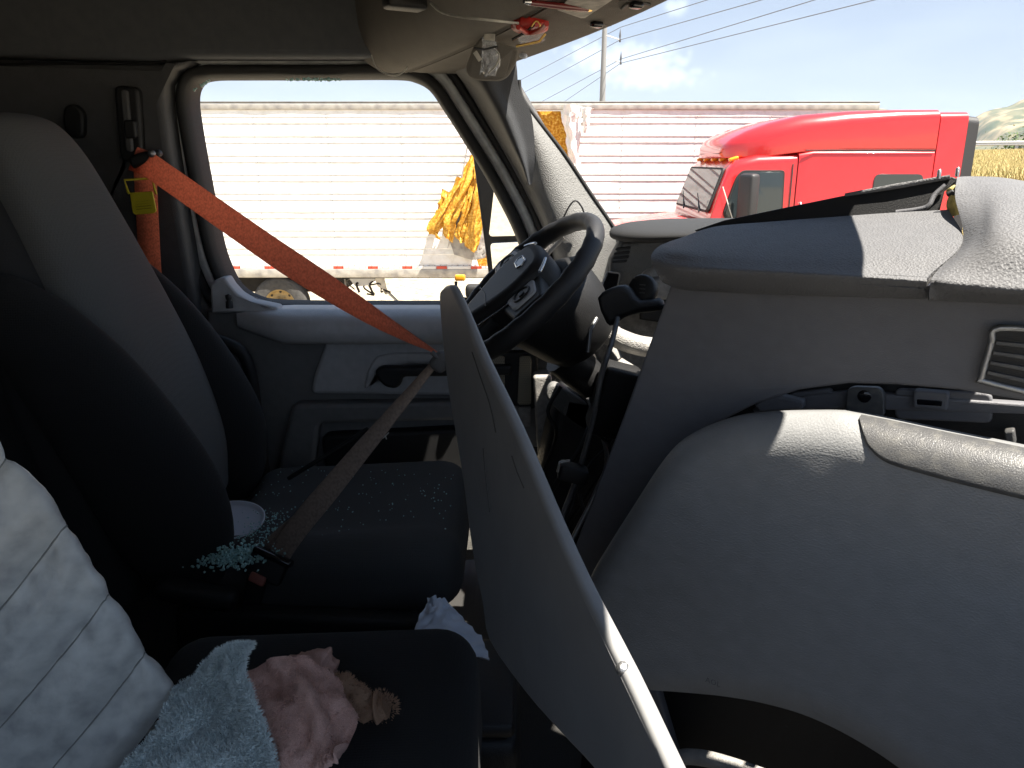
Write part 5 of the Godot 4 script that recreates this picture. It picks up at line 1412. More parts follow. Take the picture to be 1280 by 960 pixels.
# ================================================================ steering wheel
func build_steering() -> void:
	var c := Vector3(0.021, 2.831, -1.68)
	var n := Vector3(-0.66, 0.73, 0.17).normalized()
	var a := Vector3(0.72, 0.69, 0.0)
	a = (a - n * a.dot(n)).normalized()
	var b := a.cross(n).normalized()
	if b.z < 0:
		b = -b
	var t := thing("steering_wheel", "black leather steering wheel with silver trim in front of the door window", "steering wheel", c)
	var to := func(x: float, y: float, h: float) -> Vector3:
		return c + a * x + b * y + n * h
	var ring := []
	for k in 65:
		var q := TAU * k / 64
		ring.append(to.call(cos(q) * 0.205, sin(q) * 0.205, 0.0))
	var st := begin()
	# oval grip, a little thicker at the sides
	var rows := []
	for k in 72:
		var q := TAU * k / 72
		var d := a * cos(q) + b * sin(q)
		var row := []
		var w := 0.020 + 0.003 * pow(absf(sin(q)), 2) + 0.0012 * sin(q * 26)
		for j in 14:
			var s := TAU * j / 14
			row.append(c + d * (0.205 + cos(s) * 0.0185) + n * sin(s) * w)
		rows.append(row)
	rows.append(rows[0])
	add_grid(st, rows, true, 0)
	put("rim", done(st), M.leather, t)
	var loop := func(pts: Array, h: float) -> Array:
		var o := []
		for p in pts:
			o.append(to.call(p[0], p[1], h))
		return o
	# padded centre
	var hub := put("centre_pad", slab(spline(loop.call([[-0.135, -0.035], [-0.10, -0.060], [-0.02, -0.095], [0.05, -0.088], [0.085, -0.06], [0.092, 0.0], [0.085, 0.06], [0.05, 0.088], [-0.02, 0.095], [-0.10, 0.060], [-0.135, 0.035]], 0.045), 3, true), -n, 0.08, 0.022, 5), M.leather, t)
	put("pad_crease", tube(spline(loop.call([[-0.075, -0.07], [-0.07, -0.03], [-0.068, 0.0], [-0.07, 0.03], [-0.075, 0.07]], 0.0445), 4), 0.0016, 5), M.black, hub)
	var em := loop.call([[0.035, -0.028], [0.048, -0.018], [0.048, 0.018], [0.035, 0.028], [0.024, 0.018], [0.024, -0.018], [0.035, -0.028]], 0.046) as Array
	put("emblem", tube(em, 0.0022, 6), M.chrome, hub)
	put("emblem_plate", slab(loop.call([[0.035, -0.026], [0.046, -0.016], [0.046, 0.016], [0.035, 0.026], [0.026, 0.016], [0.026, -0.016]], 0.0465), -n, 0.004, 0.001), M.screen, hub)
	# spokes, switches and bright strips
	for s in [-1.0, 1.0]:
		var sp := put("spoke", slab(rounded(loop.call([[0.055, s * 0.085], [0.040, s * 0.198], [-0.035, s * 0.198], [-0.055, s * 0.075]], 0.024), 0.01), -n, 0.035, 0.008), M.black, t)
		put("switch_pad", slab(rounded(loop.call([[0.040, s * 0.100], [0.032, s * 0.168], [-0.026, s * 0.168], [-0.034, s * 0.098]], 0.030), 0.012), -n, 0.012, 0.003), M.door_grey, sp)
		var pad := []
		for k in 17:
			var q := TAU * k / 16
			pad.append(to.call(0.004 + cos(q) * 0.020, s * 0.133 + sin(q) * 0.024, 0.031))
		put("switch_ring", tube(pad, 0.0028, 6), M.black, sp)
		put("switch_button", rbox(Vector3(0.014, 0.004, 0.02), 0.0015, to.call(0.004, s * 0.133, 0.032), Basis(a, n, b), 2), M.black, sp)
		put("bright_strip", tube(spline(loop.call([[0.085, s * 0.070], [0.074, s * 0.092], [0.060, s * 0.112]], 0.034), 4), 0.0035, 8), M.chrome, sp)
		put("bright_strip", tube(spline(loop.call([[-0.150, s * 0.066], [-0.10, s * 0.082], [-0.04, s * 0.106], [0.03, s * 0.118]], 0.026), 4), 0.0018, 6), M.chrome, sp)
		put("spoke", slab(rounded(loop.call([[-0.09, s * 0.030], [-0.08, s * 0.072], [-0.185, s * 0.098], [-0.196, s * 0.050]], 0.02), 0.008), -n, 0.03, 0.007), M.black, t)
	# back shell and column
	var rings := []
	for q in [[-0.02, 0.10, 0.01], [-0.035, 0.120, 0.012], [-0.07, 0.122, 0.015], [-0.12, 0.112, 0.02], [-0.165, 0.098, 0.02], [-0.20, 0.08, 0.02], [-0.215, 0.05, 0.02]]:
		var r := []
		for k in 24:
			var s := TAU * k / 24
			r.append(to.call(cos(s) * q[1] + q[2] * 1.2, sin(s) * q[1] * 0.85, q[0]))
		rings.append(r)
	put("back_shell", loft(rings), M.black, t)
	put("column", tube([to.call(-0.04, -0.02, -0.19), to.call(-0.03, -0.02, -0.30), to.call(-0.04, -0.02, -0.50)], [0.05, 0.045, 0.04], 14), M.black, t)

# ================================================================ seats
# swept cushion: points (x, y), half depth and half width per station, z of the centre line
func cushion_sweep(sec: Array, zc: float, power := 2.6, sides := 28) -> ArrayMesh:
	var pts := []
	for s in sec:
		pts.append(Vector3(s[0], s[1], 0))
	var path := spline(pts, 5)
	var q := []
	for s in sec:
		q.append(Vector3(s[2], s[3], s[4] if s.size() > 4 else 0.0))
	q = spline(q, 5)
	var rings := []
	for i in path.size():
		var tg: Vector3 = (path[min(i + 1, path.size() - 1)] - path[max(i - 1, 0)]).normalized()
		var fw := Vector3(tg.y, -tg.x, 0)
		var ring := []
		for k in sides:
			var a := TAU * k / sides
			var c := cos(a)
			var s := sin(a)
			ring.append(Vector3(path[i].x, path[i].y, zc + q[i].z) + fw * signf(c) * pow(absf(c), 2.0 / power) * q[i].x + Vector3(0, 0, signf(s) * pow(absf(s), 2.0 / power) * q[i].y))
		rings.append(ring)
	return loft(rings)

func build_driver_seat() -> void:
	var t := thing("cab_seat", "dark charcoal cloth driver's seat with tall backrest beside the door", "seat", Vector3(-0.55, 1.8, -1.65))
	var zc := -1.65
	put("backrest", cushion_sweep([[-0.76, 2.32, 0.06, 0.19], [-0.77, 2.45, 0.075, 0.20], [-0.81, 2.62, 0.078, 0.195], [-0.87, 2.80, 0.075, 0.180], [-0.935, 2.98, 0.068, 0.160], [-0.975, 3.09, 0.060, 0.145], [-1.000, 3.15, 0.046, 0.125], [-1.012, 3.175, 0.026, 0.10], [-1.018, 3.182, 0.006, 0.05]], zc), M.seat_insert, t)
	put("side_bolster", cushion_sweep([[-0.70, 2.24, 0.06, 0.03], [-0.685, 2.31, 0.105, 0.052], [-0.70, 2.42, 0.128, 0.062], [-0.755, 2.55, 0.125, 0.062], [-0.84, 2.70, 0.108, 0.055], [-0.935, 2.82, 0.075, 0.042], [-0.985, 2.87, 0.04, 0.03], [-1.01, 2.89, 0.008, 0.008]], -1.425, 2.3), M.bolster, t)
	put("side_bolster", cushion_sweep([[-0.75, 2.26, 0.06, 0.03], [-0.74, 2.33, 0.095, 0.050], [-0.745, 2.44, 0.115, 0.058], [-0.79, 2.57, 0.110, 0.058], [-0.865, 2.72, 0.092, 0.050], [-0.945, 2.84, 0.062, 0.040], [-0.985, 2.89, 0.03, 0.028], [-1.0, 2.905, 0.006, 0.008]], -1.86, 2.3), M.bolster, t)
	# outer shell on the near side, hard and black
	put("back_shell", cushion_sweep([[-0.86, 2.2, 0.10, 0.235], [-0.87, 2.45, 0.11, 0.245], [-0.93, 2.70, 0.10, 0.235], [-1.01, 2.95, 0.085, 0.20], [-1.06, 3.10, 0.06, 0.16], [-1.075, 3.15, 0.02, 0.10]], zc, 3.2), M.seat_side, t)
	# seams
	var spine := [[-0.77, 2.45, 0.075, 0.20], [-0.81, 2.62, 0.078, 0.195], [-0.87, 2.80, 0.075, 0.180], [-0.935, 2.98, 0.068, 0.160], [-0.975, 3.09, 0.060, 0.145]]
	for side in [-0.62, 0.62]:
		var line := []
		for q in spine:
			line.append(Vector3(q[0] + 0.94 * q[2] * pow(1 - pow(absf(side), 2.6), 1 / 2.6) + 0.001, q[1] - 0.33 * q[2], zc + side * q[3]))
		put("seam", tube(spline(line, 5), 0.0028, 5), M.bolster, t)
	var across := []
	for k in 9:
		var f := lerpf(-0.6, 0.6, k / 8.0)
		across.append(Vector3(-0.845 + 0.94 * 0.077 * pow(1 - pow(absf(f), 2.6), 1 / 2.6) + 0.001, 2.725 - 0.025 + 0.012 * f * f, zc + f * 0.187))
	put("seam", tube(across, 0.0028, 5), M.bolster, t)
	# cushion
	put("cushion", rbox(Vector3(0.56, 0.18, 0.50), 0.075, Vector3(-0.385, 2.235, -1.66), Basis(Vector3.FORWARD, -0.05), 5, 8, func(p): return p + Vector3(0, (0.022 * smoothstep(0.12, 0.2, absf(p.z)) - 0.014 * (1 - smoothstep(0.0, 0.2, Vector2(p.x, p.z).length()))) * (1.0 if p.y > 0 else 0.0), 0.02 * (1 if p.z > 0 else -1) * smoothstep(0.05, -0.09, p.y) * -1.0)), M.seat, t)
	put("pedestal", rbox(Vector3(0.46, 0.40, 0.42), 0.03, Vector3(-0.42, 1.995, -1.66), Basis.IDENTITY, 2), M.black, t)
	put("side_cover", rbox(Vector3(0.50, 0.14, 0.05), 0.022, Vector3(-0.44, 2.15, -1.385), Basis(Vector3.FORWARD, 0.05), 3), M.black, t)
	put("recline_lever", rbox(Vector3(0.16, 0.045, 0.05), 0.02, Vector3(-0.615, 2.287, -1.33), Basis(Vector3.FORWARD, 0.2), 3), M.black, t)

func build_passenger_seat() -> void:
	var t := thing("cab_seat", "dark cloth passenger seat in the foreground under the towel", "seat", Vector3(-0.2, 1.8, -0.7))
	put("cushion", rbox(Vector3(0.455, 0.20, 0.54), 0.06, Vector3(-0.2725, 2.325, -0.745), Basis(Vector3.FORWARD, -0.04), 5, 10, func(p): return p + Vector3(0, 0.016 * smoothstep(0.10, 0.2, absf(p.z)) * (1.0 if p.y > 0 else 0.0), 0)), M.bolster, t)
	put("seam", tube(spline([Vector3(-0.206, 2.422, -0.836), Vector3(-0.158, 2.422, -0.859), Vector3(-0.118, 2.422, -0.878), Vector3(-0.085, 2.422, -0.898)], 5), 0.0026, 5), M.seat_side, t)
	put("backrest", cushion_sweep([[-0.60, 2.26, 0.05, 0.09], [-0.64, 2.50, 0.06, 0.10], [-0.72, 2.76, 0.06, 0.10], [-0.82, 2.98, 0.05, 0.09], [-0.84, 3.02, 0.02, 0.05]], -0.66), M.seat, t)
	put("pedestal", rbox(Vector3(0.46, 0.44, 0.42), 0.03, Vector3(-0.2, 2.02, -0.70), Basis.IDENTITY, 2), M.black, t)
	var c := thing("console_box", "low black box on the floor between the two seats", "box", Vector3(-0.2, 1.8, -1.2))
	put("body", rbox(Vector3(0.55, 0.36, 0.26), 0.03, Vector3(-0.26, 1.98, -1.2), Basis.IDENTITY, 2), M.black, c)
	put("lid", rbox(Vector3(0.53, 0.03, 0.25), 0.012, Vector3(-0.26, 2.178, -1.2), Basis.IDENTITY, 2), M.black, c)

# ================================================================ loose board
func build_board() -> void:
	var nb := Vector3(-0.959, 0.067, 0.277)
	var t := thing("fallen_board", "long grey plastic panel torn loose, leaning across the front of the cab", "panel", Vector3(0, 2.4, -0.85))
	put("plate", slab(spline([Vector3(-0.128, 2.868, -1.343), Vector3(-0.12, 2.888, -1.319), Vector3(-0.11, 2.898, -1.288), Vector3(-0.099, 2.899, -1.251), Vector3(-0.07, 2.868, -1.142), Vector3(-0.045, 2.837, -1.047), Vector3(0, 2.793, -0.881), Vector3(0.034, 2.75, -0.753), Vector3(0.062, 2.719, -0.648), Vector3(0.092, 2.696, -0.54), Vector3(0.114, 2.675, -0.456), Vector3(0.128, 2.665, -0.408), Vector3(0.101, 2.592, -0.484), Vector3(0.074, 2.569, -0.572), Vector3(0.049, 2.54, -0.652), Vector3(0.014, 2.503, -0.763), Vector3(-0.031, 2.47, -0.909), Vector3(-0.042, 2.5, -0.955), Vector3(-0.059, 2.542, -1.026), Vector3(-0.08, 2.637, -1.122), Vector3(-0.104, 2.717, -1.223), Vector3(-0.12, 2.794, -1.299)], 3, true), -nb, 0.016, 0.0055, 4), M.board, t)
	put("rim", tube([Vector3(0.064, 2.713, -0.654), Vector3(0.08, 2.701, -0.598), Vector3(0.093, 2.69, -0.548), Vector3(0.106, 2.679, -0.502), Vector3(0.116, 2.669, -0.463), Vector3(0.129, 2.658, -0.416)], 0.0042, 8), M.board, t)
	put("screw", lathe([Vector2(0.0055, -0.004), Vector2(0.0055, 0.002), Vector2(0.003, 0.004), Vector2(0.0005, 0.004)], Vector3(0.092, 2.695, -0.548), Vector3(0.3, 0.8, 0.5), 8), M.steel, t)
	put("scratch", tube(spline([Vector3(-0.058, 2.831, -1.091), Vector3(-0.045, 2.81, -1.039), Vector3(-0.03, 2.787, -0.982), Vector3(-0.021, 2.76, -0.944)], 3), 0.0008, 4), M.trim_grey, t)
	put("scratch", tube(spline([Vector3(0, 2.756, -0.871), Vector3(0.006, 2.745, -0.849), Vector3(0.014, 2.737, -0.819)], 3), 0.0010, 4), M.trim_grey, t)
	put("scratch", tube(spline([Vector3(-0.04, 2.717, -1), Vector3(-0.037, 2.688, -0.984), Vector3(-0.03, 2.644, -0.949)], 3), 0.0007, 4), M.trim_grey, t)

# ================================================================ belts
func build_belts() -> void:
	var t := thing("orange_seat_belt", "orange seat belt webbing stretched from the pillar to the loose panel", "seat belt", Vector3(-0.986, 3.09, -2.1))
	var path := spline([Vector3(-1.001, 3.104, -2.12), Vector3(-0.954, 3.088, -2.1), Vector3(-0.884, 3.048, -2.07), Vector3(-0.725, 2.961, -1.98), Vector3(-0.572, 2.882, -1.88), Vector3(-0.427, 2.815, -1.78), Vector3(-0.298, 2.767, -1.66), Vector3(-0.206, 2.745, -1.55), Vector3(-0.158, 2.739, -1.48), Vector3(-0.128, 2.735, -1.42)], 5)
	var half := []
	for i in path.size():
		var f := float(i) / (path.size() - 1)
		var flat := Vector3(0.50, 0.86, 0.05).normalized() * 0.0335
		var turned := Vector3(0.18, 0.28, 0.94).normalized() * 0.030
		half.append(flat.lerp(turned, smoothstep(0.45, 0.93, f)))
	put("shoulder_web", ribbon(path, half, 0.0026), M.orange_web, t)
	path = spline([Vector3(-0.979, 3.088, -2.135), Vector3(-0.991, 2.996, -2.145), Vector3(-0.999, 2.867, -2.14), Vector3(-1.003, 2.67, -2.12), Vector3(-1.003, 2.513, -2.1)], 5)
	half = []
	for p in path:
		half.append(Vector3(0.0345, 0.001, 0.008))
	put("pillar_web", ribbon(path, half, 0.0026), M.orange_web, t)
	# guide loop
	var gl := put("guide_loop", slab(rounded([Vector3(-1.008, 3.108, -2.1), Vector3(-0.969, 3.12, -2.1), Vector3(-0.926, 3.128, -2.1), Vector3(-0.92, 3.112, -2.1), Vector3(-0.96, 3.092, -2.1), Vector3(-0.998, 3.076, -2.1)], 0.01), Vector3.FORWARD, 0.03, 0.008), M.black, t)
	put("guide_bolt", lathe([Vector2(0.010, 0), Vector2(0.009, 0.006), Vector2(0.001, 0.008)], Vector3(-0.938, 3.116, -2.095), Vector3(0, 0, 1), 10), M.steel, gl)
	# yellow clip tag on the webbing
	var c := thing("belt_tag", "yellow plastic clip tag on the orange belt at the pillar", "tag", Vector3(-0.993, 2.997, -2.12))
	put("plate", slab(rounded([Vector3(-1.02, 3.016, -2.115), Vector3(-0.959, 3.02, -2.115), Vector3(-0.955, 2.968, -2.115), Vector3(-0.963, 2.962, -2.115), Vector3(-1.015, 2.958, -2.115), Vector3(-1.02, 2.966, -2.115)], 0.005), Vector3.FORWARD, 0.006, 0.002), M.yellow, c)
	put("frame", tube([Vector3(-1.019, 3.014, -2.112), Vector3(-1.022, 3.018, -2.112), Vector3(-1.027, 3.049, -2.112), Vector3(-0.954, 3.053, -2.112), Vector3(-0.948, 3.012, -2.112)], 0.0035, 6), M.yellow, c)
	for k in 4:
		put("print_line", slab([Vector3(-1.01, 2.993, -2.115) - Vector3(-0.0006 * k, 0.0065 * k, 0), Vector3(-0.967, 2.997, -2.115) - Vector3(-0.0006 * k, 0.0065 * k, 0), Vector3(-0.967, 2.995, -2.115) - Vector3(-0.0006 * k, 0.0065 * k, 0), Vector3(-1.01, 2.991, -2.115) - Vector3(-0.0006 * k, 0.0065 * k, 0)], Vector3.FORWARD, 0.001, 0.0002, 1), M.print, c)
	# lap webbing down to the buckle, twisted where it passes the wheel
	var b := thing("lap_belt", "lap end of the orange belt, its shade painted in as brown, running down to a black buckle on the seat", "seat belt", Vector3(-0.503, 2.321, -1.4))
	path = spline([Vector3(-0.137, 2.738, -1.42), Vector3(-0.159, 2.714, -1.42), Vector3(-0.197, 2.668, -1.42), Vector3(-0.249, 2.606, -1.42), Vector3(-0.308, 2.536, -1.42), Vector3(-0.365, 2.467, -1.42), Vector3(-0.414, 2.409, -1.42), Vector3(-0.453, 2.358, -1.42), Vector3(-0.484, 2.31, -1.42)], 5)
	half = []
	for i in path.size():
		var f := float(i) / (path.size() - 1)
		var edge := Vector3(0.60, -0.5, 0.6).normalized() * 0.008
		var wide := Vector3(0.66, -0.70, 0.25).normalized() * 0.0235
		half.append(edge.lerp(wide, smoothstep(0.0, 0.75, f)))
	put("web", ribbon(path, half, 0.0026), M.shaded_web, b)  # the orange belt again, shade put into its colour
	path = spline([Vector3(-0.355, 2.486, -1.44), Vector3(-0.39, 2.441, -1.44), Vector3(-0.433, 2.394, -1.44), Vector3(-0.476, 2.351, -1.44), Vector3(-0.509, 2.314, -1.44)], 5)
	half = []
	for i in path.size():
		half.append(Vector3(0.66, -0.72, 0.2).normalized() * lerpf(0.006, 0.024, float(i) / (path.size() - 1)))
	put("web", ribbon(path, half, 0.0026), M.shaded_web, b)
	put("dark_web", tube(spline([Vector3(-0.346, 2.481, -1.75), Vector3(-0.407, 2.438, -1.75), Vector3(-0.488, 2.388, -1.75), Vector3(-0.549, 2.35, -1.75)], 5), [0.004, 0.006, 0.006, 0.006], 6), M.black, b)
	var bb := Basis(Vector3.FORWARD, 0.42).rotated(Vector3.RIGHT, -0.4)
	put("buckle", rbox(Vector3(0.078, 0.055, 0.026), 0.008, Vector3(-0.492, 2.315, -1.385), bb, 3), M.black, b)
	put("buckle_bar", rbox(Vector3(0.082, 0.014, 0.032), 0.005, Vector3(-0.476, 2.34, -1.38), bb, 2), M.screen, b)
	put("release_button", rbox(Vector3(0.034, 0.020, 0.012), 0.004, Vector3(-0.507, 2.298, -1.366), bb, 2), mat(lin(0.30, 0.10, 0.075), 0.5), b)
	put("stem", rbox(Vector3(0.04, 0.11, 0.02), 0.006, Vector3(-0.534, 2.233, -1.4), Basis(Vector3.FORWARD, 0.3), 2), M.black, b)
	put("frayed_thread", tube(spline([Vector3(-0.267, 2.576, -1.42), Vector3(-0.26, 2.589, -1.42), Vector3(-0.25, 2.586, -1.42), Vector3(-0.246, 2.574, -1.42)], 3), 0.0011, 4), M.paper, b)
	put("frayed_thread", tube(spline([Vector3(-0.263, 2.579, -1.42), Vector3(-0.254, 2.576, -1.42), Vector3(-0.241, 2.588, -1.42)], 3), 0.0011, 4), M.paper, b)
	var w := put("knotted_end", rbox(Vector3(0.034, 0.04, 0.03), 0.012, Vector3(-0.135, 2.734, -1.41), Basis(Vector3.FORWARD, 0.7), 3), M.trim_dark, b)
	put("loop", tube(spline([Vector3(-0.15, 2.755, -1.4), Vector3(-0.141, 2.746, -1.4), Vector3(-0.126, 2.737, -1.4), Vector3(-0.12, 2.721, -1.4)], 3), 0.005, 6), M.trim_dark, w)

# ================================================================ under the header
func build_overhead_things() -> void:
	# driver's sun visor folded against the pillar
	var v := thing("sun_visor", "small grey sun visor hanging where the header meets the pillar", "sun visor", Vector3(-0.051, 3.32, -1.9))
	put("flap", slab(rounded([Vector3(-0.063, 3.363, -1.84), Vector3(0.016, 3.337, -1.86), Vector3(0.011, 3.315, -1.9), Vector3(-0.008, 3.289, -1.95), Vector3(-0.027, 3.279, -1.96), Vector3(-0.084, 3.281, -1.96), Vector3(-0.106, 3.29, -1.95), Vector3(-0.108, 3.308, -1.93), Vector3(-0.086, 3.345, -1.87)], 0.012), Vector3(0, 0.15, -1), 0.018, 0.006), M.liner, v)
	put("pivot", lathe([Vector2(0.006, 0), Vector2(0.006, 0.02), Vector2(0.001, 0.022)], Vector3(0.021, 3.325, -1.86), Vector3(0.4, -0.2, 0.9), 8), M.white_plastic, v)
	# clear packet clipped to it
	var cr := noise(131, 3.0, 3)
	var g := thing("clear_packet", "crumpled clear plastic packet clipped to the sun visor", "packet", Vector3(-0.048, 3.322, -1.85))
	put("film", sheet(surface([[Vector3(-0.065, 3.36, -1.84), Vector3(-0.051, 3.363, -1.84), Vector3(-0.037, 3.36, -1.84)], [Vector3(-0.067, 3.334, -1.84), Vector3(-0.049, 3.337, -1.84), Vector3(-0.032, 3.334, -1.84)], [Vector3(-0.069, 3.311, -1.87), Vector3(-0.05, 3.311, -1.87), Vector3(-0.025, 3.315, -1.87)], [Vector3(-0.074, 3.291, -1.9), Vector3(-0.052, 3.286, -1.9), Vector3(-0.037, 3.289, -1.9)]], 5, 6), func(u, w): return cr.get_noise_2d(u * 5, w * 6) * 0.016, 0.0012), M.clear, g)
	put("tab", rbox(Vector3(0.024, 0.014, 0.004), 0.001, Vector3(-0.049, 3.357, -1.82), Basis(Vector3.FORWARD, 0.1), 1), M.paper, g)
	put("zip", tube([Vector3(-0.084, 3.336, -1.83), Vector3(-0.06, 3.333, -1.83), Vector3(-0.032, 3.339, -1.83)], 0.0022, 5), M.screen, g)
	put("label", rbox(Vector3(0.010, 0.022, 0.002), 0.0005, Vector3(-0.077, 3.323, -1.86), Basis(Vector3.FORWARD, -0.6), 1), M.paper, g)
	put("fold", tube(spline([Vector3(-0.039, 3.337, -1.84), Vector3(-0.028, 3.321, -1.84), Vector3(-0.036, 3.301, -1.84), Vector3(-0.053, 3.285, -1.84)], 4), 0.002, 5), M.paper, g)
	# red cap with the spectacles tucked in
	var r := thing("red_pouch", "small red padded pouch clipped to the header above the pillar", "pouch", Vector3(0.039, 3.36, -1.711))
	put("pad", rbox(Vector3(0.070, 0.030, 0.055), 0.014, Vector3(0.038, 3.365, -1.715), Basis(Vector3.UP, 0.4), 4, 4, func(p): return p * (1 + 0.12 * cr.get_noise_3d(p.x * 18, p.y * 18, p.z * 18))), M.red, r)
	put("strap", tube(spline([Vector3(0.012, 3.345, -1.613), Vector3(0.032, 3.345, -1.681), Vector3(0.054, 3.345, -1.651), Vector3(0.065, 3.345, -1.576)], 4), 0.005, 6), M.red, r)
	var gl := thing("spectacles", "folded wire spectacles hanging from the red pouch", "spectacles", Vector3(0.035, 3.338, -1.68))
	put("lens", slab(spline([Vector3(0.013, 3.34, -1.68), Vector3(0.029, 3.352, -1.68), Vector3(0.051, 3.357, -1.68), Vector3(0.067, 3.352, -1.68), Vector3(0.058, 3.338, -1.68), Vector3(0.032, 3.329, -1.68), Vector3(0.013, 3.329, -1.68)], 2, true), Vector3(0, 0, -1), 0.0025, 0.0008), M.clear, gl)
	put("lens", slab(spline([Vector3(0.016, 3.331, -1.7), Vector3(0.039, 3.334, -1.7), Vector3(0.062, 3.343, -1.7), Vector3(0.067, 3.334, -1.7), Vector3(0.052, 3.328, -1.7), Vector3(0.024, 3.324, -1.7)], 2, true), Vector3(0, 0, -1), 0.0025, 0.0008), M.clear, gl)
	put("temple", tube([Vector3(0, 3.332, -1.68), Vector3(0.016, 3.34, -1.68), Vector3(0.032, 3.349, -1.68), Vector3(0.045, 3.361, -1.68)], 0.0028, 6), M.screen, gl)
	put("temple", tube([Vector3(0.008, 3.32, -1.68), Vector3(0.032, 3.324, -1.68), Vector3(0.055, 3.329, -1.68), Vector3(0.067, 3.343, -1.68)], 0.0028, 6), M.gold, gl)
	put("bridge", tube(spline([Vector3(0.038, 3.354, -1.67), Vector3(0.048, 3.365, -1.67), Vector3(0.056, 3.357, -1.67), Vector3(0.051, 3.349, -1.67)], 3), 0.0018, 6), M.gold, gl)
	# pen and paper
	var pn := thing("pen", "dark red ballpoint pen with gold tip lying against the header", "pen", Vector3(0.087, 3.37, -1.54))
	var pa := Vector3(0.03, 3.362, -1.465)
	var pb := Vector3(0.141, 3.372, -1.586)
	put("barrel", tube([pa, pa.lerp(pb, 0.48), pa.lerp(pb, 0.5), pb], [0.0052, 0.0058, 0.0064, 0.0056], 10), M.maroon, pn)
	put("tip", tube([pb, pb + (pb - pa).normalized() * 0.012], [0.0054, 0.0040], 10), M.gold, pn)
	put("cap_end", tube([pa, pa - (pb - pa).normalized() * 0.014], [0.0056, 0.003], 10), M.chrome, pn)
	var pp := put("paper_slip", slab([Vector3(0.086, 3.371, -1.592), Vector3(0.143, 3.371, -1.687), Vector3(0.185, 3.371, -1.453), Vector3(0.115, 3.371, -1.365)], Vector3.UP, 0.0012, 0.0003), M.paper, self)
	tag(pp, "folded cream paper slip behind the pen on the header", "paper")
	# clips for the overhead net
	var cl := [[Vector3(0.154, 3.37, -1.777), Vector3(0.162, 3.37, -1.718), Vector3(0.18, 3.37, -1.718), Vector3(0.205, 3.37, -1.747)], [Vector3(0.208, 3.374, -1.594), Vector3(0.213, 3.374, -1.54), Vector3(0.232, 3.374, -1.532), Vector3(0.253, 3.374, -1.555)]]
	var words := ["black wire clip in the header near the red pouch", "black wire clip in the header at the top edge of the windscreen"]
	for k in 2:
		var c := thing("header_clip", words[k], "clip", cl[k][1], "black clips in the header")
		put("wire", tube(rounded_path(cl[k]), 0.0032, 6), M.black, c)
		put("catch", rbox(Vector3(0.024, 0.012, 0.018), 0.004, cl[k][1].lerp(cl[k][2], 0.55) + Vector3(0.0, -0.006, 0.012), Basis(Vector3.UP, 0.5), 2), M.screen, c)
		put("base", rbox(Vector3(0.05, 0.006, 0.035), 0.002, cl[k][1].lerp(cl[k][2], 0.5) + Vector3(0, 0.004, 0.008), Basis(Vector3.UP, 0.5), 2), M.liner, c)
	var o := put("twine", tube(spline([Vector3(-0.173, 3.42, -1.798), Vector3(-0.144, 3.39, -1.722), Vector3(-0.1, 3.365, -1.623), Vector3(-0.045, 3.352, -1.577), Vector3(0.012, 3.355, -1.632)], 5), 0.0028, 6), M.paper, self)
	tag(o, "thin white cord drawn across the overhead shelf to the red pouch", "cord")
	o = put("overhead_handset", rbox(Vector3(0.09, 0.03, 0.05), 0.01, Vector3(-0.227, 3.42, -1.79), Basis(Vector3.UP, 0.5), 2), M.black, self)
	tag(o, "black handset tucked against the overhead shelf at the top edge", "handset")
	# unseen visor added above the view, placed to shade the dash
	var pv := thing("added_shade_visor", "unseen grey visor panel added above the view to shade the dash", "sun visor", Vector3(0.45, 3.3, -1.0))
	put("flap", slab(rounded([Vector3(0.30, 3.425, -1.46), Vector3(0.345, 3.425, -0.62), Vector3(0.52, 3.385, -0.62), Vector3(0.76, 3.385, -1.46)], 0.03), Vector3(0.4, 0.9, 0), 0.018, 0.006), M.liner, pv)
	put("pivot", tube([Vector3(0.33, 3.41, -0.85), Vector3(0.42, 3.395, -0.85)], 0.008, 8), M.black, pv)

func rounded_path(p: Array) -> Array:
	return spline(p, 4)

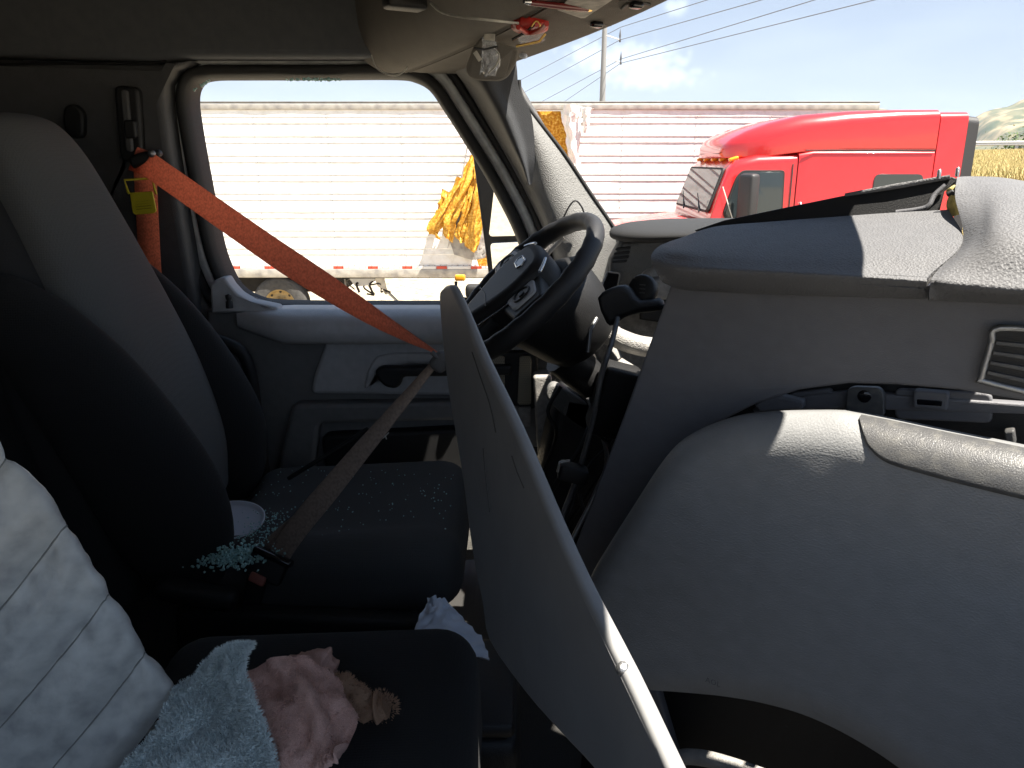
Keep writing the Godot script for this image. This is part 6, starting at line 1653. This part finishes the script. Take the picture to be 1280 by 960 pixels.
# ================================================================ door mirror
func build_mirror() -> void:
	var t := thing("door_mirror", "black framed door mirror with two glasses outside the driver's window", "mirror", Vector3(-0.057, 2.936, -2.8))
	var away := Vector3(0.70, 0, -0.71)
	put("housing", slab(rounded([Vector3(-0.148, 3.149, -2.86), Vector3(-0.113, 3.154, -2.84), Vector3(0.094, 3.155, -2.64), Vector3(0.104, 2.699, -2.64), Vector3(-0.053, 2.671, -2.82), Vector3(-0.089, 2.673, -2.85)], 0.02), away, 0.10, 0.012, 4), M.rubber, t)
	put("main_glass", slab(rounded([Vector3(-0.107, 3.111, -2.838), Vector3(0.084, 3.12, -2.626), Vector3(0.091, 2.857, -2.626), Vector3(-0.084, 2.833, -2.832)], 0.02), away, 0.02, 0.002), M.mirror, t)
	put("wide_glass", slab(rounded([Vector3(-0.081, 2.81, -2.832), Vector3(0.092, 2.839, -2.626), Vector3(0.095, 2.731, -2.626), Vector3(-0.07, 2.697, -2.828)], 0.02), away, 0.02, 0.002), M.mirror, t)
	put("arm", tube(spline([Vector3(0.057, 2.687, -2.72), Vector3(0.067, 2.64, -2.66), Vector3(0.106, 2.589, -2.52), Vector3(0.128, 2.535, -2.4)], 5), 0.018, 8), M.rubber, t)
	# lamp loop ahead of the mirror
	var l := thing("fender_lamp", "amber lamp on a black wire loop outside the driver's window", "lamp", Vector3(-0.214, 2.587, -3.2))
	put("lens", rbox(Vector3(0.044, 0.026, 0.03), 0.008, Vector3(-0.216, 2.63, -3.2), Basis.IDENTITY, 3), M.amber, l)
	put("loop", tube(spline([Vector3(-0.233, 2.614, -3.2), Vector3(-0.234, 2.573, -3.2), Vector3(-0.221, 2.55, -3.2), Vector3(-0.188, 2.54, -3.2), Vector3(-0.121, 2.54, -3.2)], 4), 0.007, 6), M.rubber, l)
	put("body", rbox(Vector3(0.075, 0.06, 0.05), 0.018, Vector3(-0.157, 2.573, -3.2), Basis.IDENTITY, 3), M.rubber, l)
	put("post", tube([Vector3(-0.127, 2.533, -3.2), Vector3(-0.117, 2.241, -3.2), Vector3(-0.126, 1.32, -3.2)], 0.02, 8), M.rubber, l)

# ================================================================ textiles
func fuzz(rows: Array, count: int, length: float, r: RandomNumberGenerator, off: float) -> ArrayMesh:
	# short pile standing on a surface given as rows of points
	var st := begin()
	st.set_smooth_group(0xFFFFFFFF)
	var nr := rows.size()
	var nc: int = rows[0].size()
	for k in count:
		var i := r.randi_range(0, nr - 2)
		var j := r.randi_range(0, nc - 2)
		var a: Vector3 = rows[i][j]
		var du: Vector3 = rows[i][j + 1] - a
		var dv: Vector3 = rows[i + 1][j] - a
		var p := a + du * r.randf() + dv * r.randf()
		var n := du.cross(dv).normalized() * signf(off)
		var d := (n + Vector3(r.randf_range(-1, 1), r.randf_range(-1, 1), r.randf_range(-1, 1)) * 0.75).normalized() * length * r.randf_range(0.5, 1.2)
		var s := d.cross(Vector3(r.randf() - 0.5, r.randf() - 0.5, r.randf() - 0.5)).normalized() * 0.0009
		tri(st, p - s, p + s, p + d)
	return done(st)

func displaced(rows: Array, fn: Callable) -> Array:
	var nr := rows.size()
	var nc: int = rows[0].size()
	var out := []
	for i in nr:
		var l := []
		for j in nc:
			var du: Vector3 = rows[i][min(j + 1, nc - 1)] - rows[i][max(j - 1, 0)]
			var dv: Vector3 = rows[min(i + 1, nr - 1)][j] - rows[max(i - 1, 0)][j]
			l.append(rows[i][j] + du.cross(dv).normalized() * float(fn.call(float(j) / (nc - 1), float(i) / (nr - 1))))
		out.append(l)
	return out

func facing(rows: Array) -> Array:
	# turn the rows so that their normals look at the open passenger side
	var ri := rows.size() / 2
	var rj: int = rows[0].size() / 2
	var du: Vector3 = rows[ri][rj + 1] - rows[ri][rj]
	var dv: Vector3 = rows[ri + 1][rj] - rows[ri][rj]
	if du.cross(dv).dot(Vector3(0, 0.6, 0.8)) < 0:
		for r in rows:
			r.reverse()
	return rows

func build_textiles() -> void:
	var r := RandomNumberGenerator.new()
	r.seed = 33
	# quilted blanket over the passenger backrest
	var q := thing("quilted_blanket", "silvery grey quilted blanket draped over the passenger seat back", "blanket", Vector3(-0.486, 2.617, -0.7))
	var ctrl := [
		[Vector3(-0.621, 2.853, -0.8), Vector3(-0.591, 2.865, -0.775), Vector3(-0.577, 2.87, -0.76), Vector3(-0.592, 2.846, -0.745), Vector3(-0.617, 2.807, -0.72), Vector3(-0.659, 2.753, -0.69), Vector3(-0.709, 2.694, -0.655), Vector3(-0.772, 2.631, -0.62)],
		[Vector3(-0.602, 2.818, -0.8), Vector3(-0.573, 2.831, -0.775), Vector3(-0.559, 2.837, -0.76), Vector3(-0.574, 2.813, -0.745), Vector3(-0.6, 2.774, -0.72), Vector3(-0.643, 2.72, -0.69), Vector3(-0.695, 2.661, -0.655), Vector3(-0.76, 2.597, -0.62)],
		[Vector3(-0.582, 2.782, -0.8), Vector3(-0.553, 2.797, -0.775), Vector3(-0.54, 2.803, -0.76), Vector3(-0.556, 2.779, -0.745), Vector3(-0.583, 2.74, -0.72), Vector3(-0.627, 2.686, -0.69), Vector3(-0.68, 2.626, -0.655), Vector3(-0.746, 2.562, -0.62)],
		[Vector3(-0.559, 2.749, -0.8), Vector3(-0.531, 2.765, -0.775), Vector3(-0.518, 2.772, -0.76), Vector3(-0.535, 2.748, -0.745), Vector3(-0.563, 2.709, -0.72), Vector3(-0.608, 2.654, -0.69), Vector3(-0.662, 2.595, -0.655), Vector3(-0.73, 2.53, -0.62)],
		[Vector3(-0.539, 2.71, -0.8), Vector3(-0.512, 2.727, -0.775), Vector3(-0.499, 2.735, -0.76), Vector3(-0.516, 2.71, -0.745), Vector3(-0.545, 2.671, -0.72), Vector3(-0.591, 2.616, -0.69), Vector3(-0.647, 2.557, -0.655), Vector3(-0.717, 2.491, -0.62)],
		[Vector3(-0.522, 2.669, -0.8), Vector3(-0.495, 2.688, -0.775), Vector3(-0.483, 2.697, -0.76), Vector3(-0.5, 2.672, -0.745), Vector3(-0.53, 2.633, -0.72), Vector3(-0.578, 2.578, -0.69), Vector3(-0.635, 2.517, -0.655), Vector3(-0.706, 2.451, -0.62)],
		[Vector3(-0.506, 2.632, -0.8), Vector3(-0.479, 2.652, -0.775), Vector3(-0.467, 2.662, -0.76), Vector3(-0.485, 2.637, -0.745), Vector3(-0.516, 2.597, -0.72), Vector3(-0.564, 2.542, -0.69), Vector3(-0.623, 2.481, -0.655), Vector3(-0.696, 2.414, -0.62)],
		[Vector3(-0.488, 2.59, -0.8), Vector3(-0.462, 2.611, -0.775), Vector3(-0.45, 2.621, -0.76), Vector3(-0.468, 2.596, -0.745), Vector3(-0.5, 2.557, -0.72), Vector3(-0.55, 2.501, -0.69), Vector3(-0.61, 2.44, -0.655), Vector3(-0.685, 2.372, -0.62)],
		[Vector3(-0.469, 2.546, -0.8), Vector3(-0.443, 2.569, -0.775), Vector3(-0.432, 2.58, -0.76), Vector3(-0.45, 2.555, -0.745), Vector3(-0.483, 2.515, -0.72), Vector3(-0.535, 2.459, -0.69), Vector3(-0.595, 2.397, -0.655), Vector3(-0.673, 2.329, -0.62)],
		[Vector3(-0.451, 2.501, -0.8), Vector3(-0.426, 2.525, -0.775), Vector3(-0.414, 2.538, -0.76), Vector3(-0.434, 2.512, -0.745), Vector3(-0.467, 2.473, -0.72), Vector3(-0.519, 2.416, -0.69), Vector3(-0.583, 2.354, -0.655), Vector3(-0.662, 2.284, -0.62)],
		[Vector3(-0.433, 2.46, -0.8), Vector3(-0.408, 2.485, -0.775), Vector3(-0.397, 2.498, -0.76), Vector3(-0.417, 2.473, -0.745), Vector3(-0.451, 2.433, -0.72), Vector3(-0.505, 2.376, -0.69), Vector3(-0.569, 2.313, -0.655), Vector3(-0.65, 2.243, -0.62)]]
	var rows := facing(surface(ctrl, 7, 9))
	if rows[0][0].y < rows[-1][0].y:
		rows.reverse()
		for l in rows:
			l.reverse()
	var wr := noise(141, 3.0, 4)
	var seams := [-0.10, 0.22, 0.46, 0.68, 0.86, 1.04]
	var puff := func(u: float, v: float) -> float:
		var e := 0.0
		for k in seams.size() - 1:
			if v >= seams[k] and v < seams[k + 1]:
				var w: float = seams[k + 1] - seams[k]
				e = pow(sin(PI * (v - seams[k]) / w), 0.6) * sqrt(w / 0.2)
		var wrinkle := wr.get_noise_2d(u * 0.7, v * 1.6) * 0.006 + wr.get_noise_2d(u * 4.0, v * 1.6 + 7) * 0.0045 * (1.15 - e)
		return 0.0075 * e + wrinkle
	put("shell", sheet(rows, puff, 0.006), M.quilt, q)
	var dis := displaced(rows, puff)
	for f in [0.22, 0.46, 0.68, 0.86]:
		put("stitch_line", tube(dis[int(round(f * (dis.size() - 1)))], 0.0012, 4), M.quilt_thread, q)
	# pale blue towel
	var t := thing("blue_towel", "fluffy pale blue towel heaped on the passenger seat", "towel", Vector3(-0.355, 2.453, -0.75))
	rows = facing(surface([
		[Vector3(-0.391, 2.508, -0.77), Vector3(-0.361, 2.539, -0.77), Vector3(-0.326, 2.557, -0.77), Vector3(-0.3, 2.563, -0.77)],
		[Vector3(-0.384, 2.502, -0.745), Vector3(-0.356, 2.517, -0.745), Vector3(-0.317, 2.534, -0.745), Vector3(-0.298, 2.542, -0.745)],
		[Vector3(-0.391, 2.494, -0.71), Vector3(-0.352, 2.506, -0.71), Vector3(-0.307, 2.516, -0.71), Vector3(-0.276, 2.526, -0.71)],
		[Vector3(-0.408, 2.486, -0.67), Vector3(-0.355, 2.488, -0.67), Vector3(-0.294, 2.502, -0.67), Vector3(-0.251, 2.494, -0.67)],
		[Vector3(-0.425, 2.464, -0.635), Vector3(-0.36, 2.464, -0.635), Vector3(-0.286, 2.464, -0.635), Vector3(-0.236, 2.462, -0.635)]], 12, 10))
	var tn := noise(142, 2.2, 4)
	var tw := func(u: float, v: float) -> float:
		return tn.get_noise_2d(u * 0.7, v * 0.7) * 0.018 + tn.get_noise_2d(u * 3, v * 3) * 0.003 + 0.010 * sin(u * 7 + v * 3)
	put("cloth", sheet(rows, tw, 0.006), M.towel, t)
	dis = displaced(rows, tw)
	var fz := put("pile", fuzz(dis, 26000, 0.0052, r, 1.0), M.towel, t)
	fz.set_meta("kind", "stuff")
	put("folds_beneath", rbox(Vector3(0.15, 0.10, 0.12), 0.045, Vector3(-0.385, 2.404, -0.8) - Vector3(0, 0.02, 0), Basis(Vector3.UP, 0.4), 4), M.towel, t)
	# loops along the hem
	var hem := []
	for l in [dis[0]]:
		hem = l
	var st := begin()
	var edges := [dis[0], []]
	for row in dis:
		edges[1].append(row[-1] if row[-1].x > row[0].x else row[0])
	for e in edges:
		for k in 900:
			var f: float = r.randf() * (e.size() - 1.001)
			var p: Vector3 = e[int(f)].lerp(e[int(f) + 1], f - int(f))
			var d := Vector3(r.randf_range(-0.6, 1), r.randf_range(-0.3, 1), r.randf_range(-0.6, 0.6)).normalized() * 0.007
			var s := d.cross(Vector3(0.3, 0.2, 1)).normalized() * 0.0008
			tri(st, p - s, p + s, p + d)
	fz = put("fringe", done(st), M.towel, t)
	fz.set_meta("kind", "stuff")
	put("care_tag", tube([Vector3(-0.402, 2.467, -0.8), Vector3(-0.396, 2.47, -0.8), Vector3(-0.389, 2.469, -0.8)], 0.0014, 4), M.door_dark, t)
	# dusty pink cloth with a tan end
	var c := thing("pink_cloth", "crumpled dusty pink cloth with a tan twisted end beside the blue towel", "cloth", Vector3(-0.261, 2.451, -0.78))
	rows = facing(surface([
		[Vector3(-0.325, 2.497, -0.8), Vector3(-0.298, 2.515, -0.8), Vector3(-0.27, 2.527, -0.8), Vector3(-0.247, 2.519, -0.8), Vector3(-0.231, 2.501, -0.8)],
		[Vector3(-0.312, 2.489, -0.775), Vector3(-0.279, 2.5, -0.775), Vector3(-0.25, 2.512, -0.775), Vector3(-0.225, 2.508, -0.775), Vector3(-0.214, 2.493, -0.775)],
		[Vector3(-0.286, 2.486, -0.735), Vector3(-0.259, 2.497, -0.735), Vector3(-0.231, 2.508, -0.735), Vector3(-0.205, 2.505, -0.735), Vector3(-0.193, 2.486, -0.735)],
		[Vector3(-0.261, 2.476, -0.69), Vector3(-0.238, 2.486, -0.69), Vector3(-0.214, 2.497, -0.69), Vector3(-0.194, 2.493, -0.69), Vector3(-0.18, 2.486, -0.69)],
		[Vector3(-0.248, 2.46, -0.655), Vector3(-0.226, 2.47, -0.655), Vector3(-0.204, 2.483, -0.655), Vector3(-0.187, 2.493, -0.655), Vector3(-0.178, 2.504, -0.655)]], 9, 9))
	var pn := noise(143, 2.0, 4)
	var pk := func(u: float, v: float) -> float:
		return 0.013 * pow(absf(sin(u * 8.0 + 2.2 * v + 1.5 * pn.get_noise_2d(u * 0.6, v * 0.6))), 1.5) + pn.get_noise_2d(u * 0.8, v * 0.8) * 0.012 + pn.get_noise_2d(u * 2.5, v * 2.5) * 0.002
	put("cloth", sheet(rows, pk, 0.006), M.pink, c)
	fz = put("pile", fuzz(displaced(rows, pk), 5000, 0.0016, r, 1.0), M.pink, c)
	fz.set_meta("kind", "stuff")
	put("folds_beneath", rbox(Vector3(0.11, 0.07, 0.10), 0.03, Vector3(-0.268, 2.422, -0.8) - Vector3(0, 0.015, 0), Basis(Vector3.UP, 0.3), 4), M.pink, c)
	put("pink_knot", rbox(Vector3(0.075, 0.05, 0.05), 0.022, Vector3(-0.259, 2.471, -0.84), Basis(Vector3.FORWARD, -0.3), 5, 6, func(p): return p * (1 + 0.35 * pn.get_noise_3d(p.x * 22, p.y * 22, p.z * 22))), M.pink, c)
	var path := spline([Vector3(-0.246, 2.452, -0.84), Vector3(-0.22, 2.472, -0.82), Vector3(-0.2, 2.463, -0.82), Vector3(-0.189, 2.444, -0.82), Vector3(-0.178, 2.432, -0.82), Vector3(-0.166, 2.433, -0.82), Vector3(-0.157, 2.437, -0.82)], 5)
	var rad := []
	for i in path.size():
		rad.append(lerpf(0.012, 0.020, smoothstep(0.3, 0.8, float(i) / path.size())) * (1 + 0.25 * sin(i * 1.1)) * (1.0 if i < path.size() - 2 else 0.6))
	put("twisted_end", tube(path, rad, 12), M.tan_cloth, c)
	st = begin()
	st.set_smooth_group(0xFFFFFFFF)
	for k in 3500:
		var i := r.randi_range(0, path.size() - 1)
		var d := Vector3(r.randfn(), r.randfn(), r.randfn()).normalized()
		var p: Vector3 = path[i] + d * rad[i] * 0.95
		var s := d.cross(Vector3(r.randf(), r.randf(), r.randf())).normalized() * 0.0007
		tri(st, p - s, p + s, p + d * 0.004)
	fz = put("end_pile", done(st), M.tan_cloth, c)
	fz.set_meta("kind", "stuff")
	# white bag between the seats
	var bg := put("white_bag", sheet(facing(surface([
		[Vector3(-0.159, 2.292, -1.3), Vector3(-0.145, 2.3, -1.3), Vector3(-0.129, 2.292, -1.3)],
		[Vector3(-0.17, 2.283, -1.26), Vector3(-0.131, 2.293, -1.26), Vector3(-0.087, 2.272, -1.26)],
		[Vector3(-0.181, 2.272, -1.22), Vector3(-0.122, 2.285, -1.22), Vector3(-0.053, 2.259, -1.22)],
		[Vector3(-0.185, 2.264, -1.16), Vector3(-0.112, 2.276, -1.16), Vector3(-0.039, 2.264, -1.16)]], 6, 6)), func(u, v): return pn.get_noise_2d(u * 3, v * 3 + 9) * 0.014, 0.003), M.bag_white, self)
	tag(bg, "creased white plastic bag lying between the two seats", "bag")

# ================================================================ small things
func build_small_things() -> void:
	var r := RandomNumberGenerator.new()
	r.seed = 55
	var at := Vector3(-0.62, 2.338, -1.535)
	var p := thing("white_plate", "small round white plastic lid lying on the driver's seat", "lid", at)
	put("disc", lathe([Vector2(0.001, 0.0), Vector2(0.064, 0.0), Vector2(0.070, 0.003), Vector2(0.074, 0.008), Vector2(0.077, 0.008), Vector2(0.076, 0.003), Vector2(0.068, -0.003), Vector2(0.001, -0.003)], at, Vector3(0.05, 1, 0.12).normalized(), 40), M.white_plastic, p)
	# shattered safety glass on the driver's seat
	var st := begin()
	var pile := Vector3(-0.562, 2.332, -1.387)
	for k in 1150:
		var q: Vector3
		var size := r.randf_range(0.003, 0.0065)
		if k < 760:
			q = pile + Vector3(r.randfn() * 0.030, absf(r.randfn()) * 0.009, r.randfn() * 0.020)
		elif k < 1000:
			q = Vector3(-0.521, 2.345, -1.495) + Vector3(r.randfn() * 0.03, 0, r.randfn() * 0.045)
			size *= 0.6
		else:
			q = Vector3(r.randf_range(-0.62, -0.14), 2.342, r.randf_range(-1.86, -1.46))
			size *= 0.55
		add_rbox(st, Vector3(size, size * r.randf_range(0.5, 0.8), size * r.randf_range(0.7, 1.2)), 0.0008, Transform3D(Basis(Vector3(r.randf() - 0.5, r.randf() - 0.5, r.randf() - 0.5).normalized(), r.randf() * TAU), q), 1)
	var g := put("broken_glass", done(st), M.crumb, self)
	tag(g, "pale green crumbs of shattered window glass on the driver's seat", "broken glass")
	g.set_meta("kind", "stuff")
	# crumbs and lint on the passenger cushion
	st = begin()
	for k in 60:
		var q := Vector3(r.randf_range(-0.24, -0.10), 2.4245, r.randf_range(-0.98, -0.62))
		add_rbox(st, Vector3(0.003, 0.002, 0.0025) * r.randf_range(0.5, 1.4), 0.0005, Transform3D(Basis(Vector3.UP, r.randf() * 3), q), 1)
	g = put("crumbs", done(st), M.crumb, self)
	tag(g, "tiny pale crumbs scattered on the passenger seat cushion", "crumbs")
	g.set_meta("kind", "stuff")
